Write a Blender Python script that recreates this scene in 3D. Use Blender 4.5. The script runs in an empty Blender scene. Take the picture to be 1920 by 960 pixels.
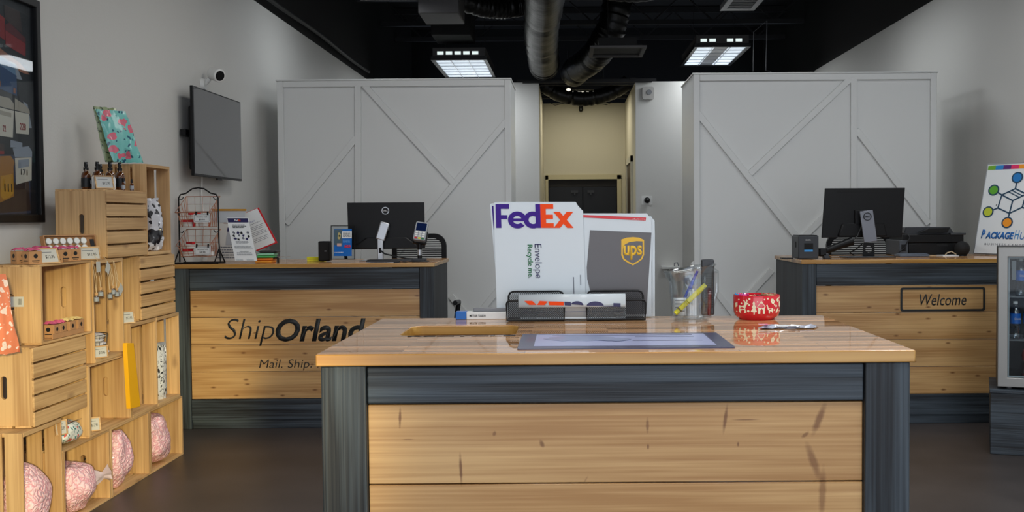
import bpy, bmesh, math, random
from mathutils import Vector, Matrix, noise
from mathutils.geometry import tessellate_polygon
random.seed(7)
PI = math.pi
SC = bpy.context.scene
COL = SC.collection
# ------------------------------------------------------------------ camera
F = 2000.0; CX, CY = 1062.0, 480.0; HZ = 410.0; CAMZ = 1.26
PITCH = math.atan((CY - HZ) / F); ROLL = -0.0075
cam = bpy.data.objects.new('camera', bpy.data.cameras.new('camera')); COL.objects.link(cam)
cam.data.sensor_width = 36.0; cam.data.lens = F / 1920 * 36; cam.data.shift_x = -(CX - 960) / 1920
cam.data.clip_start = 0.05; cam.data.clip_end = 60
RM = Matrix.Rotation(PI/2 - PITCH, 3, 'X') @ Matrix.Rotation(ROLL, 3, 'Z')
cam.matrix_world = Matrix.Translation((0, 0, CAMZ)) @ RM.to_4x4()
SC.camera = cam
def ray(u, v): return RM @ Vector(((u - CX) / F, -(v - CY) / F, -1))
def WY(u, v, Y):
    d = ray(u, v); return Vector((0, 0, CAMZ)) + d * (Y / d.y)
def WX(u, v, X):
    d = ray(u, v); return Vector((0, 0, CAMZ)) + d * (X / d.x)
def WZ(u, v, Z):
    d = ray(u, v); return Vector((0, 0, CAMZ)) + d * ((Z - CAMZ) / d.z)
# ------------------------------------------------------------------ world, lights, exposure
SC.view_settings.view_transform = 'Standard'; SC.view_settings.look = 'None'
SC.view_settings.gamma = 1.0; SC.view_settings.use_curve_mapping = False
SC.view_settings.exposure = -0.35
SC.cycles.transparent_max_bounces = 32; SC.cycles.max_bounces = 10
w = bpy.data.worlds.new('daylight_sky'); SC.world = w; w.use_nodes = True
w.node_tree.nodes['Background'].inputs[0].default_value = (0.62, 0.72, 0.9, 1)
w.node_tree.nodes['Background'].inputs[1].default_value = 1.6
def area(name, loc, rot, sx, sy, power, col=(1, 1, 1)):
    l = bpy.data.lights.new(name, 'AREA'); l.shape = 'RECTANGLE'; l.size = sx; l.size_y = sy
    l.energy = power; l.color = col
    o = bpy.data.objects.new(name, l); COL.objects.link(o); o.location = loc; o.rotation_euler = rot
    return o
# daylight through the storefront behind the camera
area('storefront_daylight', (0.26, -2.6, 1.55), (PI/2, 0, 0), 4.6, 2.5, 92, (0.95, 0.97, 1.0))
# warm sun thrown back through the storefront on to the crate shelf
def spot(name, loc, target, power, ang, blend, col, size=0.05):
    l = bpy.data.lights.new(name, 'SPOT'); l.energy = power; l.spot_size = ang; l.spot_blend = blend
    l.color = col; l.shadow_soft_size = size
    o = bpy.data.objects.new(name, l); COL.objects.link(o); o.location = loc
    o.rotation_euler = (Vector(target) - Vector(loc)).to_track_quat('-Z', 'Y').to_euler()
    return o
spot('low_sun_glint', (0.9, -2.3, 1.7), (-2.1, 4.75, 0.30), 2500, math.radians(15), 0.8, (1.0, 0.84, 0.42), 0.12)
spot('low_sun_glint', (0.5, -2.3, 1.5), (-2.22, 4.215, 0.90), 420, math.radians(2.2), 0.7, (1.0, 0.82, 0.45), 0.03)
# ------------------------------------------------------------------ helpers
class G:
    def __init__(s): s.bm = bmesh.new(); s.mi = 0
    def fa(s, vs):
        try: f = s.bm.faces.new(vs); f.material_index = s.mi; return f
        except ValueError: return None
    def v(s, p): return s.bm.verts.new(p)
    def box(s, x0, x1, y0, y1, z0, z1, M=None):
        c = [(x, y, z) for z in (z0, z1) for y in (y0, y1) for x in (x0, x1)]
        v = [s.v(M @ Vector(p) if M else p) for p in c]
        for q in ((0,2,3,1),(4,5,7,6),(0,1,5,4),(2,6,7,3),(0,4,6,2),(1,3,7,5)): s.fa([v[i] for i in q])
        return s
    def quad(s, *p): s.fa([s.v(q) for q in p]); return s
    def bar(s, a, b, w, h, up=(0,0,1)):
        a = Vector(a); b = Vector(b); d = (b - a); L = d.length; d.normalize()
        upv = Vector(up); sx = d.cross(upv)
        if sx.length < 1e-6: sx = d.cross(Vector((1,0,0)))
        sx.normalize(); uz = sx.cross(d)
        M = Matrix((sx, d, uz)).transposed().to_4x4(); M.translation = a
        return s.box(-w/2, w/2, 0, L, -h/2, h/2, M)
    def ring(s, c, ax, r, n, ph=0):
        ax = Vector(ax).normalized(); t = ax.orthogonal().normalized() if abs(ax.z) < .999 else Vector((1,0,0)); b = ax.cross(t)
        return [s.v(Vector(c) + (t*math.cos(2*PI*i/n+ph) + b*math.sin(2*PI*i/n+ph))*r) for i in range(n)]
    def cyl(s, p0, p1, r0, r1=None, n=20, cap=True):
        r1 = r0 if r1 is None else r1; ax = Vector(p1) - Vector(p0)
        a = s.ring(p0, ax, r0, n); b = s.ring(p1, ax, r1, n)
        for i in range(n): s.fa([a[i], a[(i+1)%n], b[(i+1)%n], b[i]])
        if cap: s.fa(a[::-1]); s.fa(b)
        return s
    def lathe(s, prof, c=(0,0,0), n=32, sx=1, sy=1, closed=False):
        rs = []
        for r, z in prof:
            if r < 1e-6: rs.append([s.v((c[0], c[1], c[2]+z))])
            else: rs.append([s.v((c[0]+r*sx*math.cos(2*PI*i/n), c[1]+r*sy*math.sin(2*PI*i/n), c[2]+z)) for i in range(n)])
        for a, b in zip(rs, rs[1:] + ([rs[0]] if closed else [])):
            for i in range(n):
                j = (i+1) % n
                if len(a) == 1 and len(b) == 1: continue
                if len(a) == 1: s.fa([a[0], b[j], b[i]])
                elif len(b) == 1: s.fa([a[i], a[j], b[0]])
                else: s.fa([a[i], a[j], b[j], b[i]])
        return s
    def tube(s, pts, r, n=8, closed=False):
        pts = [Vector(p) for p in pts]; N = len(pts); rings = []; t = None
        for i, p in enumerate(pts):
            a = pts[(i-1) % N] if (closed or i > 0) else p; b = pts[(i+1) % N] if (closed or i < N-1) else p
            d = (b - a).normalized()
            if t is None: t = d.orthogonal().normalized()
            t = (t - d * t.dot(d)).normalized(); bb = d.cross(t)
            rr = r[i] if isinstance(r, (list, tuple)) else r
            rings.append([s.v(p + (t*math.cos(2*PI*k/n) + bb*math.sin(2*PI*k/n))*rr) for k in range(n)])
        for i in range(N if closed else N-1):
            a = rings[i]; b = rings[(i+1) % N]
            for k in range(n): s.fa([a[k], a[(k+1)%n], b[(k+1)%n], b[k]])
        if not closed: s.fa(rings[0][::-1]); s.fa(rings[-1])
        return s
    def prism(s, poly, t, M=None, holes=()):
        """2-D polygon in local x,y extruded from z=0 to z=t"""
        loops = [[Vector((p[0], p[1], 0)) for p in poly]] + [[Vector((p[0], p[1], 0)) for p in h] for h in holes]
        tri = tessellate_polygon(loops); flat = [p for l in loops for p in l]
        def mk(z): return [s.v(M @ Vector((p.x, p.y, z)) if M else (p.x, p.y, z)) for p in flat]
        lo = mk(0); 
        for a, b, c in tri: s.fa([lo[a], lo[b], lo[c]])
        if t:
            hi = mk(t)
            for a, b, c in tri: s.fa([hi[c], hi[b], hi[a]])
            o = 0
            for l in loops:
                n = len(l)
                for i in range(n): s.fa([lo[o+i], lo[o+(i+1)%n], hi[o+(i+1)%n], hi[o+i]])
                o += n
        return s
    def sph(s, c, r, n=16, m=10):
        r = (r, r, r) if not isinstance(r, (tuple, list)) else r
        prof = [(math.sin(PI*k/m), -math.cos(PI*k/m)) for k in range(m+1)]
        st = len(s.bm.verts); s.bm.verts.ensure_lookup_table()
        g0 = set(s.bm.verts); s.lathe([(a if 0 < k < m else 0, b) for k, (a, b) in enumerate(prof)], (0,0,0), n)
        for v in s.bm.verts:
            if v not in g0: v.co = Vector((v.co.x*r[0]+c[0], v.co.y*r[1]+c[1], v.co.z*r[2]+c[2]))
        return s
def tag(o, label=None, cat=None, group=None, kind=None):
    if label: o['label'] = label
    if cat: o['category'] = cat
    if group: o['group'] = group
    if kind: o['kind'] = kind
    return o
def part(name, g, mat, parent=None, bevel=0, smooth=True, loc=None, seg=2):
    me = bpy.data.meshes.new(name)
    bmesh.ops.recalc_face_normals(g.bm, faces=g.bm.faces[:])
    g.bm.to_mesh(me); g.bm.free()
    for m in (mat if isinstance(mat, (list, tuple)) else [mat]): me.materials.append(m)
    if smooth:
        for p in me.polygons: p.use_smooth = True
        me.set_sharp_from_angle(angle=math.radians(38))
    o = bpy.data.objects.new(name, me); COL.objects.link(o)
    if parent: o.parent = parent
    if loc is not None: o.location = loc
    if bevel:
        b = o.modifiers.new('bevel', 'BEVEL'); b.width = bevel; b.segments = seg; b.limit_method = 'ANGLE'; b.angle_limit = math.radians(50)
    return o
def thing(name, label, cat, loc=(0,0,0), rz=0, group=None, rot=None):
    o = bpy.data.objects.new(name, None); COL.objects.link(o); o.empty_display_size = .05
    o.location = loc; o.rotation_euler = rot if rot is not None else (0, 0, rz)
    return tag(o, label, cat, group)
def struct(name, g, mat, parent=None, **k):
    o = part(name, g, mat, parent, **k)
    if not parent: o['kind'] = 'structure'
    return o
def dup(root, loc=None, rot=None, label=None, group=None, mats=None):
    r = root.copy(); COL.objects.link(r)
    if loc is not None: r.location = loc
    if rot is not None: r.rotation_euler = rot
    if label: r['label'] = label
    if group: r['group'] = group
    for ch in list(root.children):
        c = ch.copy(); COL.objects.link(c); c.parent = r
        for g2 in list(ch.children):
            d = g2.copy(); COL.objects.link(d); d.parent = c
    return r
FRONT = Matrix.Rotation(PI/2, 4, 'X')          # local x,y,z -> x, z, -y : faces the camera side (-y)
ROOMX = Matrix(((0,0,1,0),(1,0,0,0),(0,1,0,0),(0,0,0,1)))   # x->y, y->z, z->+x : faces the room from the left wall
def text(parent, body, mat, M, w=None, h=None, bold=0, shear=0, name='lettering', ext=.0006, align='CENTER', sp=1.0):
    c = bpy.data.curves.new(name, 'FONT'); c.body = body; c.size = 1; c.offset = bold; c.shear = shear; c.extrude = 0
    c.resolution_u = 3; c.space_character = sp
    o = bpy.data.objects.new(name, c); COL.objects.link(o)
    dg = bpy.context.evaluated_depsgraph_get(); me = bpy.data.meshes.new_from_object(o.evaluated_get(dg))
    bpy.data.objects.remove(o); bpy.data.curves.remove(c)
    xs = [v.co.x for v in me.vertices]; ys = [v.co.y for v in me.vertices]
    x0, x1, y0, y1 = min(xs), max(xs), min(ys), max(ys)
    sx = w / (x1 - x0) if w else None; sy = h / (y1 - y0) if h else None
    sx = sx or sy; sy = sy or sx
    for v in me.vertices: v.co = Vector(((v.co.x - (x0+x1)/2) * sx, (v.co.y - (y0+y1)/2) * sy, 0))
    bm = bmesh.new(); bm.from_mesh(me); bpy.data.meshes.remove(me)
    if ext:
        r = bmesh.ops.extrude_face_region(bm, geom=bm.faces[:])
        for v in [x for x in r['geom'] if isinstance(x, bmesh.types.BMVert)]: v.co.z += ext
    bm.transform(M); g = G(); g.bm.free(); g.bm = bm
    return part(name, g, mat, parent, smooth=False)
def TR(x, y, z): return Matrix.Translation((x, y, z))
def rrect(x0, x1, y0, y1, r, n=5):
    out = []
    for cx, cy, a0 in ((x1-r, y1-r, 0), (x0+r, y1-r, 90), (x0+r, y0+r, 180), (x1-r, y0+r, 270)):
        for k in range(n+1):
            a = math.radians(a0 + 90*k/n); out.append((cx + r*math.cos(a), cy + r*math.sin(a)))
    return out
def circ(cx, cy, r, n=20, ry=None): return [(cx + r*math.cos(2*PI*k/n), cy + (ry or r)*math.sin(2*PI*k/n)) for k in range(n)]
# ------------------------------------------------------------------ materials
def lin(c): return tuple(((x/255)/12.92 if x/255 <= .04045 else ((x/255+.055)/1.055)**2.4) for x in c)
def P(name, rgb, rough=.5, metal=0, coat=0, trans=0, em=0, emc=None, spec=.5, noise_amt=0, bump=0, bscale=40, ior=1.45, sheen=0):
    m = bpy.data.materials.new(name); m.use_nodes = True; nt = m.node_tree; b = nt.nodes['Principled BSDF']
    c = lin(rgb); b.inputs['Base Color'].default_value = (*c, 1); b.inputs['Roughness'].default_value = rough
    b.inputs['Metallic'].default_value = metal; b.inputs['Coat Weight'].default_value = coat; b.inputs['Coat Roughness'].default_value = .05
    b.inputs['Transmission Weight'].default_value = trans; b.inputs['IOR'].default_value = ior
    b.inputs['Specular IOR Level'].default_value = spec; b.inputs['Sheen Weight'].default_value = sheen
    if em: b.inputs['Emission Color'].default_value = (*lin(emc or rgb), 1); b.inputs['Emission Strength'].default_value = em
    if noise_amt or bump:
        tc = nt.nodes.new('ShaderNodeTexCoord'); nz = nt.nodes.new('ShaderNodeTexNoise'); nz.inputs['Scale'].default_value = bscale
        nz.inputs['Detail'].default_value = 4; nt.links.new(tc.outputs['Object'], nz.inputs['Vector'])
        if noise_amt:
            r = nt.nodes.new('ShaderNodeValToRGB'); r.color_ramp.elements[0].position = .3; r.color_ramp.elements[1].position = .7
            r.color_ramp.elements[0].color = (*[x*(1-noise_amt) for x in c], 1); r.color_ramp.elements[1].color = (*[min(1, x*(1+noise_amt)) for x in c], 1)
            nt.links.new(nz.outputs['Fac'], r.inputs['Fac']); nt.links.new(r.outputs['Color'], b.inputs['Base Color'])
        if bump:
            bp = nt.nodes.new('ShaderNodeBump'); bp.inputs['Strength'].default_value = bump; bp.inputs['Distance'].default_value = .01
            nt.links.new(nz.outputs['Fac'], bp.inputs['Height']); nt.links.new(bp.outputs['Normal'], b.inputs['Normal'])
    return m
class NT:
    def __init__(s, m): s.nt = m.node_tree
    def n(s, t, **kw):
        x = s.nt.nodes.new(t)
        for k, v in kw.items():
            if k.startswith('i_'): x.inputs[int(k[2:]) if k[2:].isdigit() else k[2:]].default_value = v
            else: setattr(x, k, v)
        return x
    def l(s, a, b): s.nt.links.new(a, b)
    def math(s, op, a, b=None, c=None):
        x = s.nt.nodes.new('ShaderNodeMath'); x.operation = op
        for i, q in enumerate((a, b, c)):
            if q is None: continue
            if isinstance(q, (int, float)): x.inputs[i].default_value = q
            else: s.l(q, x.inputs[i])
        return x.outputs[0]
    def mix(s, f, a, b):
        x = s.nt.nodes.new('ShaderNodeMix'); x.data_type = 'RGBA'
        for i, q in ((0, f), (6, a), (7, b)):
            if isinstance(q, (int, float)): x.inputs[i].default_value = q
            elif isinstance(q, tuple): x.inputs[i].default_value = (*q, 1) if len(q) == 3 else q
            else: s.l(q, x.inputs[i])
        return x.outputs[2]
def wood(name, c1, c2, axis=0, rough=.45, coat=0, bump=.15, knots=.5, kcol=(95, 58, 30), board=None, klist=(), vary=.12, fine=1.0, kscale=(2.2, 6)):
    """procedural pine: grain runs along the given object axis; board=(axis, size, offset) shifts the grain from board to board"""
    m = bpy.data.materials.new(name); m.use_nodes = True; N = NT(m); b = m.node_tree.nodes['Principled BSDF']
    tc = N.n('ShaderNodeTexCoord'); sep = N.n('ShaderNodeSeparateXYZ'); N.l(tc.outputs['Object'], sep.inputs[0])
    ax = [sep.outputs[i] for i in range(3)]
    oi = N.n('ShaderNodeObjectInfo')
    along = N.math('ADD', ax[axis], N.math('MULTIPLY', oi.outputs['Random'], 13.0))
    o = [i for i in range(3) if i != axis]
    bid = None
    if board:
        bid = N.math('FLOOR', N.math('DIVIDE', N.math('SUBTRACT', ax[board[0]], board[2]), board[1]))
        along = N.math('ADD', along, N.math('MULTIPLY', bid, 3.37))
    def comb(a, c):
        x = N.n('ShaderNodeCombineXYZ'); N.l(N.math('MULTIPLY', along, a), x.inputs[0])
        N.l(N.math('MULTIPLY', ax[o[0]], c), x.inputs[1]); N.l(N.math('MULTIPLY', ax[o[1]], c), x.inputs[2]); return x.outputs[0]
    n1 = N.n('ShaderNodeTexNoise', i_Scale=1.0, i_Detail=3.0); N.l(comb(1.2, 14), n1.inputs['Vector'])
    n2 = N.n('ShaderNodeTexNoise', i_Scale=1.0, i_Detail=4.0, i_Distortion=.3); N.l(comb(1.5*fine, 110*fine), n2.inputs['Vector'])
    f = N.math('ADD', N.math('MULTIPLY', n1.outputs['Fac'], .6), N.math('MULTIPLY', n2.outputs['Fac'], .4))
    rp = N.n('ShaderNodeValToRGB'); rp.color_ramp.elements[0].position = .40; rp.color_ramp.elements[1].position = .60
    rp.color_ramp.elements[0].color = (*lin(c1), 1); rp.color_ramp.elements[1].color = (*lin(c2), 1); N.l(f, rp.inputs[0])
    col = rp.outputs[0]; h = n2.outputs['Fac']
    if knots:
        vo = N.n('ShaderNodeTexVoronoi', i_Scale=1.0, voronoi_dimensions='2D'); kv = N.n('ShaderNodeCombineXYZ'); N.l(N.math('MULTIPLY', along, kscale[0]), kv.inputs[0]); N.l(N.math('MULTIPLY', N.math('ADD', ax[o[0]], ax[o[1]]), kscale[1]), kv.inputs[1]); N.l(kv.outputs[0], vo.inputs['Vector'])
        nn = N.n('ShaderNodeTexNoise', i_Scale=30.0); N.l(tc.outputs['Object'], nn.inputs['Vector'])
        d = N.math('ADD', vo.outputs['Distance'], N.math('MULTIPLY', nn.outputs['Fac'], .05))
        k = N.n('ShaderNodeMapRange'); N.l(d, k.inputs[0]); k.inputs[1].default_value = .05; k.inputs[2].default_value = .13; k.inputs[3].default_value = knots; k.inputs[4].default_value = 0
        # keep only some of the cells as knots
        sp = N.n('ShaderNodeSeparateColor'); N.l(vo.outputs['Color'], sp.inputs[0])
        keep = N.math('LESS_THAN', sp.outputs[0], .45)
        col = N.mix(N.math('MULTIPLY', k.outputs[0], keep), col, lin(kcol))
    for (kx, kz, rx, rz, an, st) in klist:
        dx = N.math('SUBTRACT', ax[0], kx); dz = N.math('SUBTRACT', ax[2], kz); ca, sa = math.cos(an), math.sin(an)
        p = N.math('DIVIDE', N.math('ADD', N.math('MULTIPLY', dx, ca), N.math('MULTIPLY', dz, sa)), rx)
        q = N.math('DIVIDE', N.math('SUBTRACT', N.math('MULTIPLY', dz, ca), N.math('MULTIPLY', dx, sa)), rz)
        dd = N.math('ADD', N.math('SQRT', N.math('ADD', N.math('MULTIPLY', p, p), N.math('MULTIPLY', q, q))), N.math('MULTIPLY', n2.outputs['Fac'], .6))
        k = N.n('ShaderNodeMapRange'); N.l(dd, k.inputs[0]); k.inputs[1].default_value = .75; k.inputs[2].default_value = 1.35; k.inputs[3].default_value = st; k.inputs[4].default_value = 0
        col = N.mix(k.outputs[0], col, lin(kcol))
    hv = N.n('ShaderNodeHueSaturation')
    src = oi.outputs['Random']
    if bid is not None:
        wn = N.n('ShaderNodeTexWhiteNoise', noise_dimensions='1D'); N.l(N.math('ADD', bid, oi.outputs['Random']), wn.inputs['W']); src = wn.outputs['Value']
    N.l(N.math('ADD', N.math('MULTIPLY', src, vary*2), 1 - vary), hv.inputs['Value']); N.l(col, hv.inputs['Color'])
    N.l(hv.outputs[0], b.inputs['Base Color'])
    b.inputs['Roughness'].default_value = rough; b.inputs['Coat Weight'].default_value = coat; b.inputs['Coat Roughness'].default_value = .03
    if bump:
        bp = N.n('ShaderNodeBump', i_Strength=bump, i_Distance=.004); N.l(f, bp.inputs['Height']); N.l(bp.outputs[0], b.inputs['Normal'])
    return m
M = {}
M['wall'] = P('painted_wall', (205, 204, 200), .7, bump=.08, bscale=90)
M['partition'] = P('satin_partition_paint', (222, 223, 221), .3, spec=.5, bump=.015, bscale=9)
M['cream'] = P('cream_paint', (214, 208, 186), .7)
M['black_ceiling'] = P('black_ceiling_paint', (4, 4, 5), .9)
M['joist'] = P('black_steel_joist', (16, 16, 18), .6)
M['floor'] = P('dark_concrete', (66, 60, 58), .42, noise_amt=.18, bscale=3, bump=.05)
M['duct'] = P('black_duct_foil', (19, 18, 17), .38, metal=.25, bump=.5, bscale=14)
M['ductbox'] = P('grey_duct_metal', (70, 68, 68), .6, metal=.3)
M['black'] = P('black_plastic', (10, 10, 12), .42, spec=.35)
M['blackmatte'] = P('black_matte', (12, 12, 13), .75)
M['darkgrey'] = P('dark_grey_plastic', (48, 50, 54), .42)
M['grey'] = P('grey_plastic', (120, 122, 126), .4)
M['white'] = P('white_plastic', (225, 225, 222), .4)
M['paper'] = P('white_paper', (226, 229, 230), .6)
M['greypaper'] = P('pale_grey_paper', (168, 172, 178), .6)
M['ink'] = P('black_ink', (20, 22, 26), .5)
M['greyink'] = P('grey_ink', (110, 114, 122), .6)
M['silver'] = P('brushed_silver', (190, 192, 196), .32, metal=.8)
M['wire'] = P('black_wire', (14, 15, 17), .4, metal=.3)
M['copper'] = P('copper_wire', (196, 140, 112), .35, metal=.7)
M['gold'] = P('gold_strip', (205, 150, 50), .35, metal=.5)
M['purple'] = P('purple_ink', (58, 26, 128), .5, spec=.2)
M['orange'] = P('orange_ink', (236, 72, 12), .5, spec=.2)
M['green'] = P('green_ink', (20, 110, 60), .5)
M['envelope'] = P('coated_envelope_card', (196, 204, 208), .35, coat=.3, bump=.03, bscale=8)
M['brownenv'] = P('grey_brown_envelope_print', (92, 90, 92), .4, bump=.1, bscale=12)
M['shieldgold'] = P('shield_gold', (226, 178, 50), .5)
M['red'] = P('red_plastic', (200, 22, 34), .35)
M['bowlred'] = P('red_bowl_glaze', (206, 18, 38), .2, coat=.6)
M['cream_print'] = P('cream_print', (236, 228, 196), .3)
M['blue'] = P('blue_print', (18, 98, 180), .35)
M['navy'] = P('navy_print', (38, 36, 84), .4)
M['lavender'] = P('lavender_print', (158, 164, 200), .35, coat=.1)
M['mapgrey'] = P('map_grey_print', (128, 138, 172), .35, coat=.1)
M['slate'] = P('slate_border_print', (58, 60, 88), .35, coat=.1)
M['yellow'] = P('yellow_plastic', (232, 222, 40), .4)
M['amberyellow'] = P('amber_yellow_card', (240, 178, 20), .45)
M['penblue'] = P('blue_pen', (30, 60, 170), .3)
M['kraft'] = P('kraft_card', (176, 132, 92), .75, noise_amt=.06)
M['tissue'] = P('pink_tissue', (196, 84, 124), .7, bump=.6, bscale=60)
M['tissuegold'] = P('straw_tissue', (214, 190, 130), .7, bump=.6, bscale=60)
M['tin'] = P('pale_tin', (196, 196, 192), .3, metal=.5)
M['cork'] = P('cork', (190, 150, 104), .8)
M['twine'] = P('pale_twine', (206, 184, 150), .8)
M['steel'] = P('chrome', (200, 200, 202), .15, metal=1)
M['glowpanel'] = P('lamp_diffuser', (226, 236, 246), .5, em=1.05, emc=(214, 228, 240))
M['glowspot'] = P('housing_reflection_glow', (240, 250, 250), .5, em=1.2, emc=(225, 240, 236))  # emission imitates bright reflections on the light housings
M['hallglow'] = P('hall_lamp_glow', (250, 240, 215), .5, em=2.0)
def glassy(name, tint=(1, 1, 1), amt=.06, gl=1.0, rough=.02):
    m = bpy.data.materials.new(name); m.use_nodes = True; N = NT(m); nt = m.node_tree; nt.nodes.remove(nt.nodes['Principled BSDF'])
    out = nt.nodes['Material Output']; fr = N.n('ShaderNodeLayerWeight', i_Blend=.18)
    t = N.n('ShaderNodeBsdfTransparent', i_0=(*tint, 1)); g = N.n('ShaderNodeBsdfGlossy', i_Roughness=rough); mx = N.n('ShaderNodeMixShader')
    N.l(N.math('ADD', N.math('MULTIPLY', N.math('POWER', fr.outputs[1], 2.0), gl*.5), amt), mx.inputs[0]); N.l(t.outputs[0], mx.inputs[1]); N.l(g.outputs[0], mx.inputs[2]); N.l(mx.outputs[0], out.inputs[0])
    return m
M['clear'] = glassy('clear_plastic', (.93, .95, .96), .09, gl=1.6)
M['card'] = P('price_card_paper', (188, 188, 184), .6)
M['glass'] = glassy('window_glass', (.9, .92, .93), .02, gl=.5)
M['fridgeglass'] = glassy('fridge_door_glass', (.86, .89, .9), .015, gl=.4)
M['amber'] = P('amber_glass', (84, 42, 12), .08, coat=1)
M['water'] = glassy('water_bottle_plastic', (.80, .87, .93), .26)
M['bagfilm'] = glassy('bag_film', (.97, .96, .96), .10, rough=.15)
def meshmat():
    m = P('perforated_steel_mesh', (34, 36, 38), .4, metal=.4); N = NT(m); nt = m.node_tree; b = nt.nodes['Principled BSDF']
    tc = N.n('ShaderNodeTexCoord'); sep = N.n('ShaderNodeSeparateXYZ'); N.l(tc.outputs['Object'], sep.inputs[0])
    h = N.math('ADD', sep.outputs[0], sep.outputs[1]); k = 2*PI/.0052
    a = N.math('SINE', N.math('MULTIPLY', N.math('ADD', h, N.math('MULTIPLY', sep.outputs[2], .9)), k))
    c = N.math('SINE', N.math('MULTIPLY', N.math('SUBTRACT', h, N.math('MULTIPLY', sep.outputs[2], .9)), k))
    al = N.math('LESS_THAN', N.math('MULTIPLY', N.math('ADD', a, 1.0), N.math('ADD', c, 1.0)), .17)
    N.l(al, b.inputs['Alpha']); return m
M['mesh'] = meshmat()
def peanutmat():
    m = P('pink_packing_peanuts', (236, 170, 186), .5, coat=.5); N = NT(m); b = m.node_tree.nodes['Principled BSDF']
    tc = N.n('ShaderNodeTexCoord'); nz = N.n('ShaderNodeTexNoise', i_Scale=25.0); N.l(tc.outputs['Object'], nz.inputs['Vector'])
    mp = N.mix(.06, tc.outputs['Object'], nz.outputs['Color'])
    vo = N.n('ShaderNodeTexVoronoi', i_Scale=42.0, feature='DISTANCE_TO_EDGE'); N.l(mp, vo.inputs['Vector'])
    r = N.n('ShaderNodeValToRGB'); r.color_ramp.elements[0].position = 0.0; r.color_ramp.elements[1].position = .12
    r.color_ramp.elements[0].color = (*lin((222, 150, 166)), 1); r.color_ramp.elements[1].color = (*lin((246, 206, 214)), 1)
    N.l(vo.outputs[0], r.inputs[0]); N.l(r.outputs[0], b.inputs['Base Color'])
    bp = N.n('ShaderNodeBump', i_Strength=.9, i_Distance=.012); N.l(N.math('MINIMUM', vo.outputs[0], .3), bp.inputs['Height']); N.l(bp.outputs[0], b.inputs['Normal'])
    return m
M['peanut'] = peanutmat()
def floral(name, base, c1, c2, scale=16, t1=.33, t2=.2, rough=.35, stretch=(1, 1, 1)):
    m = P(name, base, rough, coat=.3); N = NT(m); b = m.node_tree.nodes['Principled BSDF']
    tc = N.n('ShaderNodeTexCoord'); mp = N.n('ShaderNodeMapping'); mp.inputs['Scale'].default_value = stretch; N.l(tc.outputs['Object'], mp.inputs[0])
    nz = N.n('ShaderNodeTexNoise', i_Scale=22.0); N.l(mp.outputs[0], nz.inputs['Vector']); v = N.mix(.05, mp.outputs[0], nz.outputs['Color'])
    v1 = N.n('ShaderNodeTexVoronoi', i_Scale=float(scale)); v2 = N.n('ShaderNodeTexVoronoi', i_Scale=scale*2.3)
    N.l(v, v1.inputs['Vector']); N.l(v, v2.inputs['Vector'])
    a = N.math('LESS_THAN', v2.outputs['Distance'], t2); c = N.math('LESS_THAN', v1.outputs['Distance'], t1)
    c_in = N.math('LESS_THAN', v1.outputs['Distance'], t1*.45)
    col = N.mix(a, (*lin(base), 1), (*lin(c2), 1)); col = N.mix(c, col, (*lin(c1), 1)); col = N.mix(c_in, col, (*lin([min(255, x*.8+30) for x in c1]), 1))
    N.l(col, b.inputs['Base Color']); return m
# wood finishes
CR = ((176, 136, 90), (214, 176, 126))
M['crate_x'] = wood('crate_pine_lengthwise', *CR, axis=0, rough=.6, knots=.45, vary=.14)
M['crate_y'] = wood('crate_pine_crosswise', *CR, axis=1, rough=.6, knots=.3, vary=.1)
M['charcoal'] = wood('charcoal_stained_wood', (15, 19, 24), (68, 78, 87), axis=0, rough=.5, bump=.9, knots=.25, kcol=(14, 16, 20), vary=.08)
M['charcoal_v'] = wood('charcoal_stained_post', (15, 19, 24), (68, 78, 86), axis=2, rough=.5, bump=.9, knots=.25, kcol=(14, 16, 20), vary=.08)
M['charcoal_side'] = wood('charcoal_stained_side', (34, 37, 40), (58, 62, 66), axis=2, rough=.55, bump=.4, knots=0, vary=.05)
M['edge'] = wood('varnished_edge', (164, 112, 44), (214, 168, 92), axis=0, rough=.3, coat=.15, bump=0, knots=.3, fine=.4)
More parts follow.
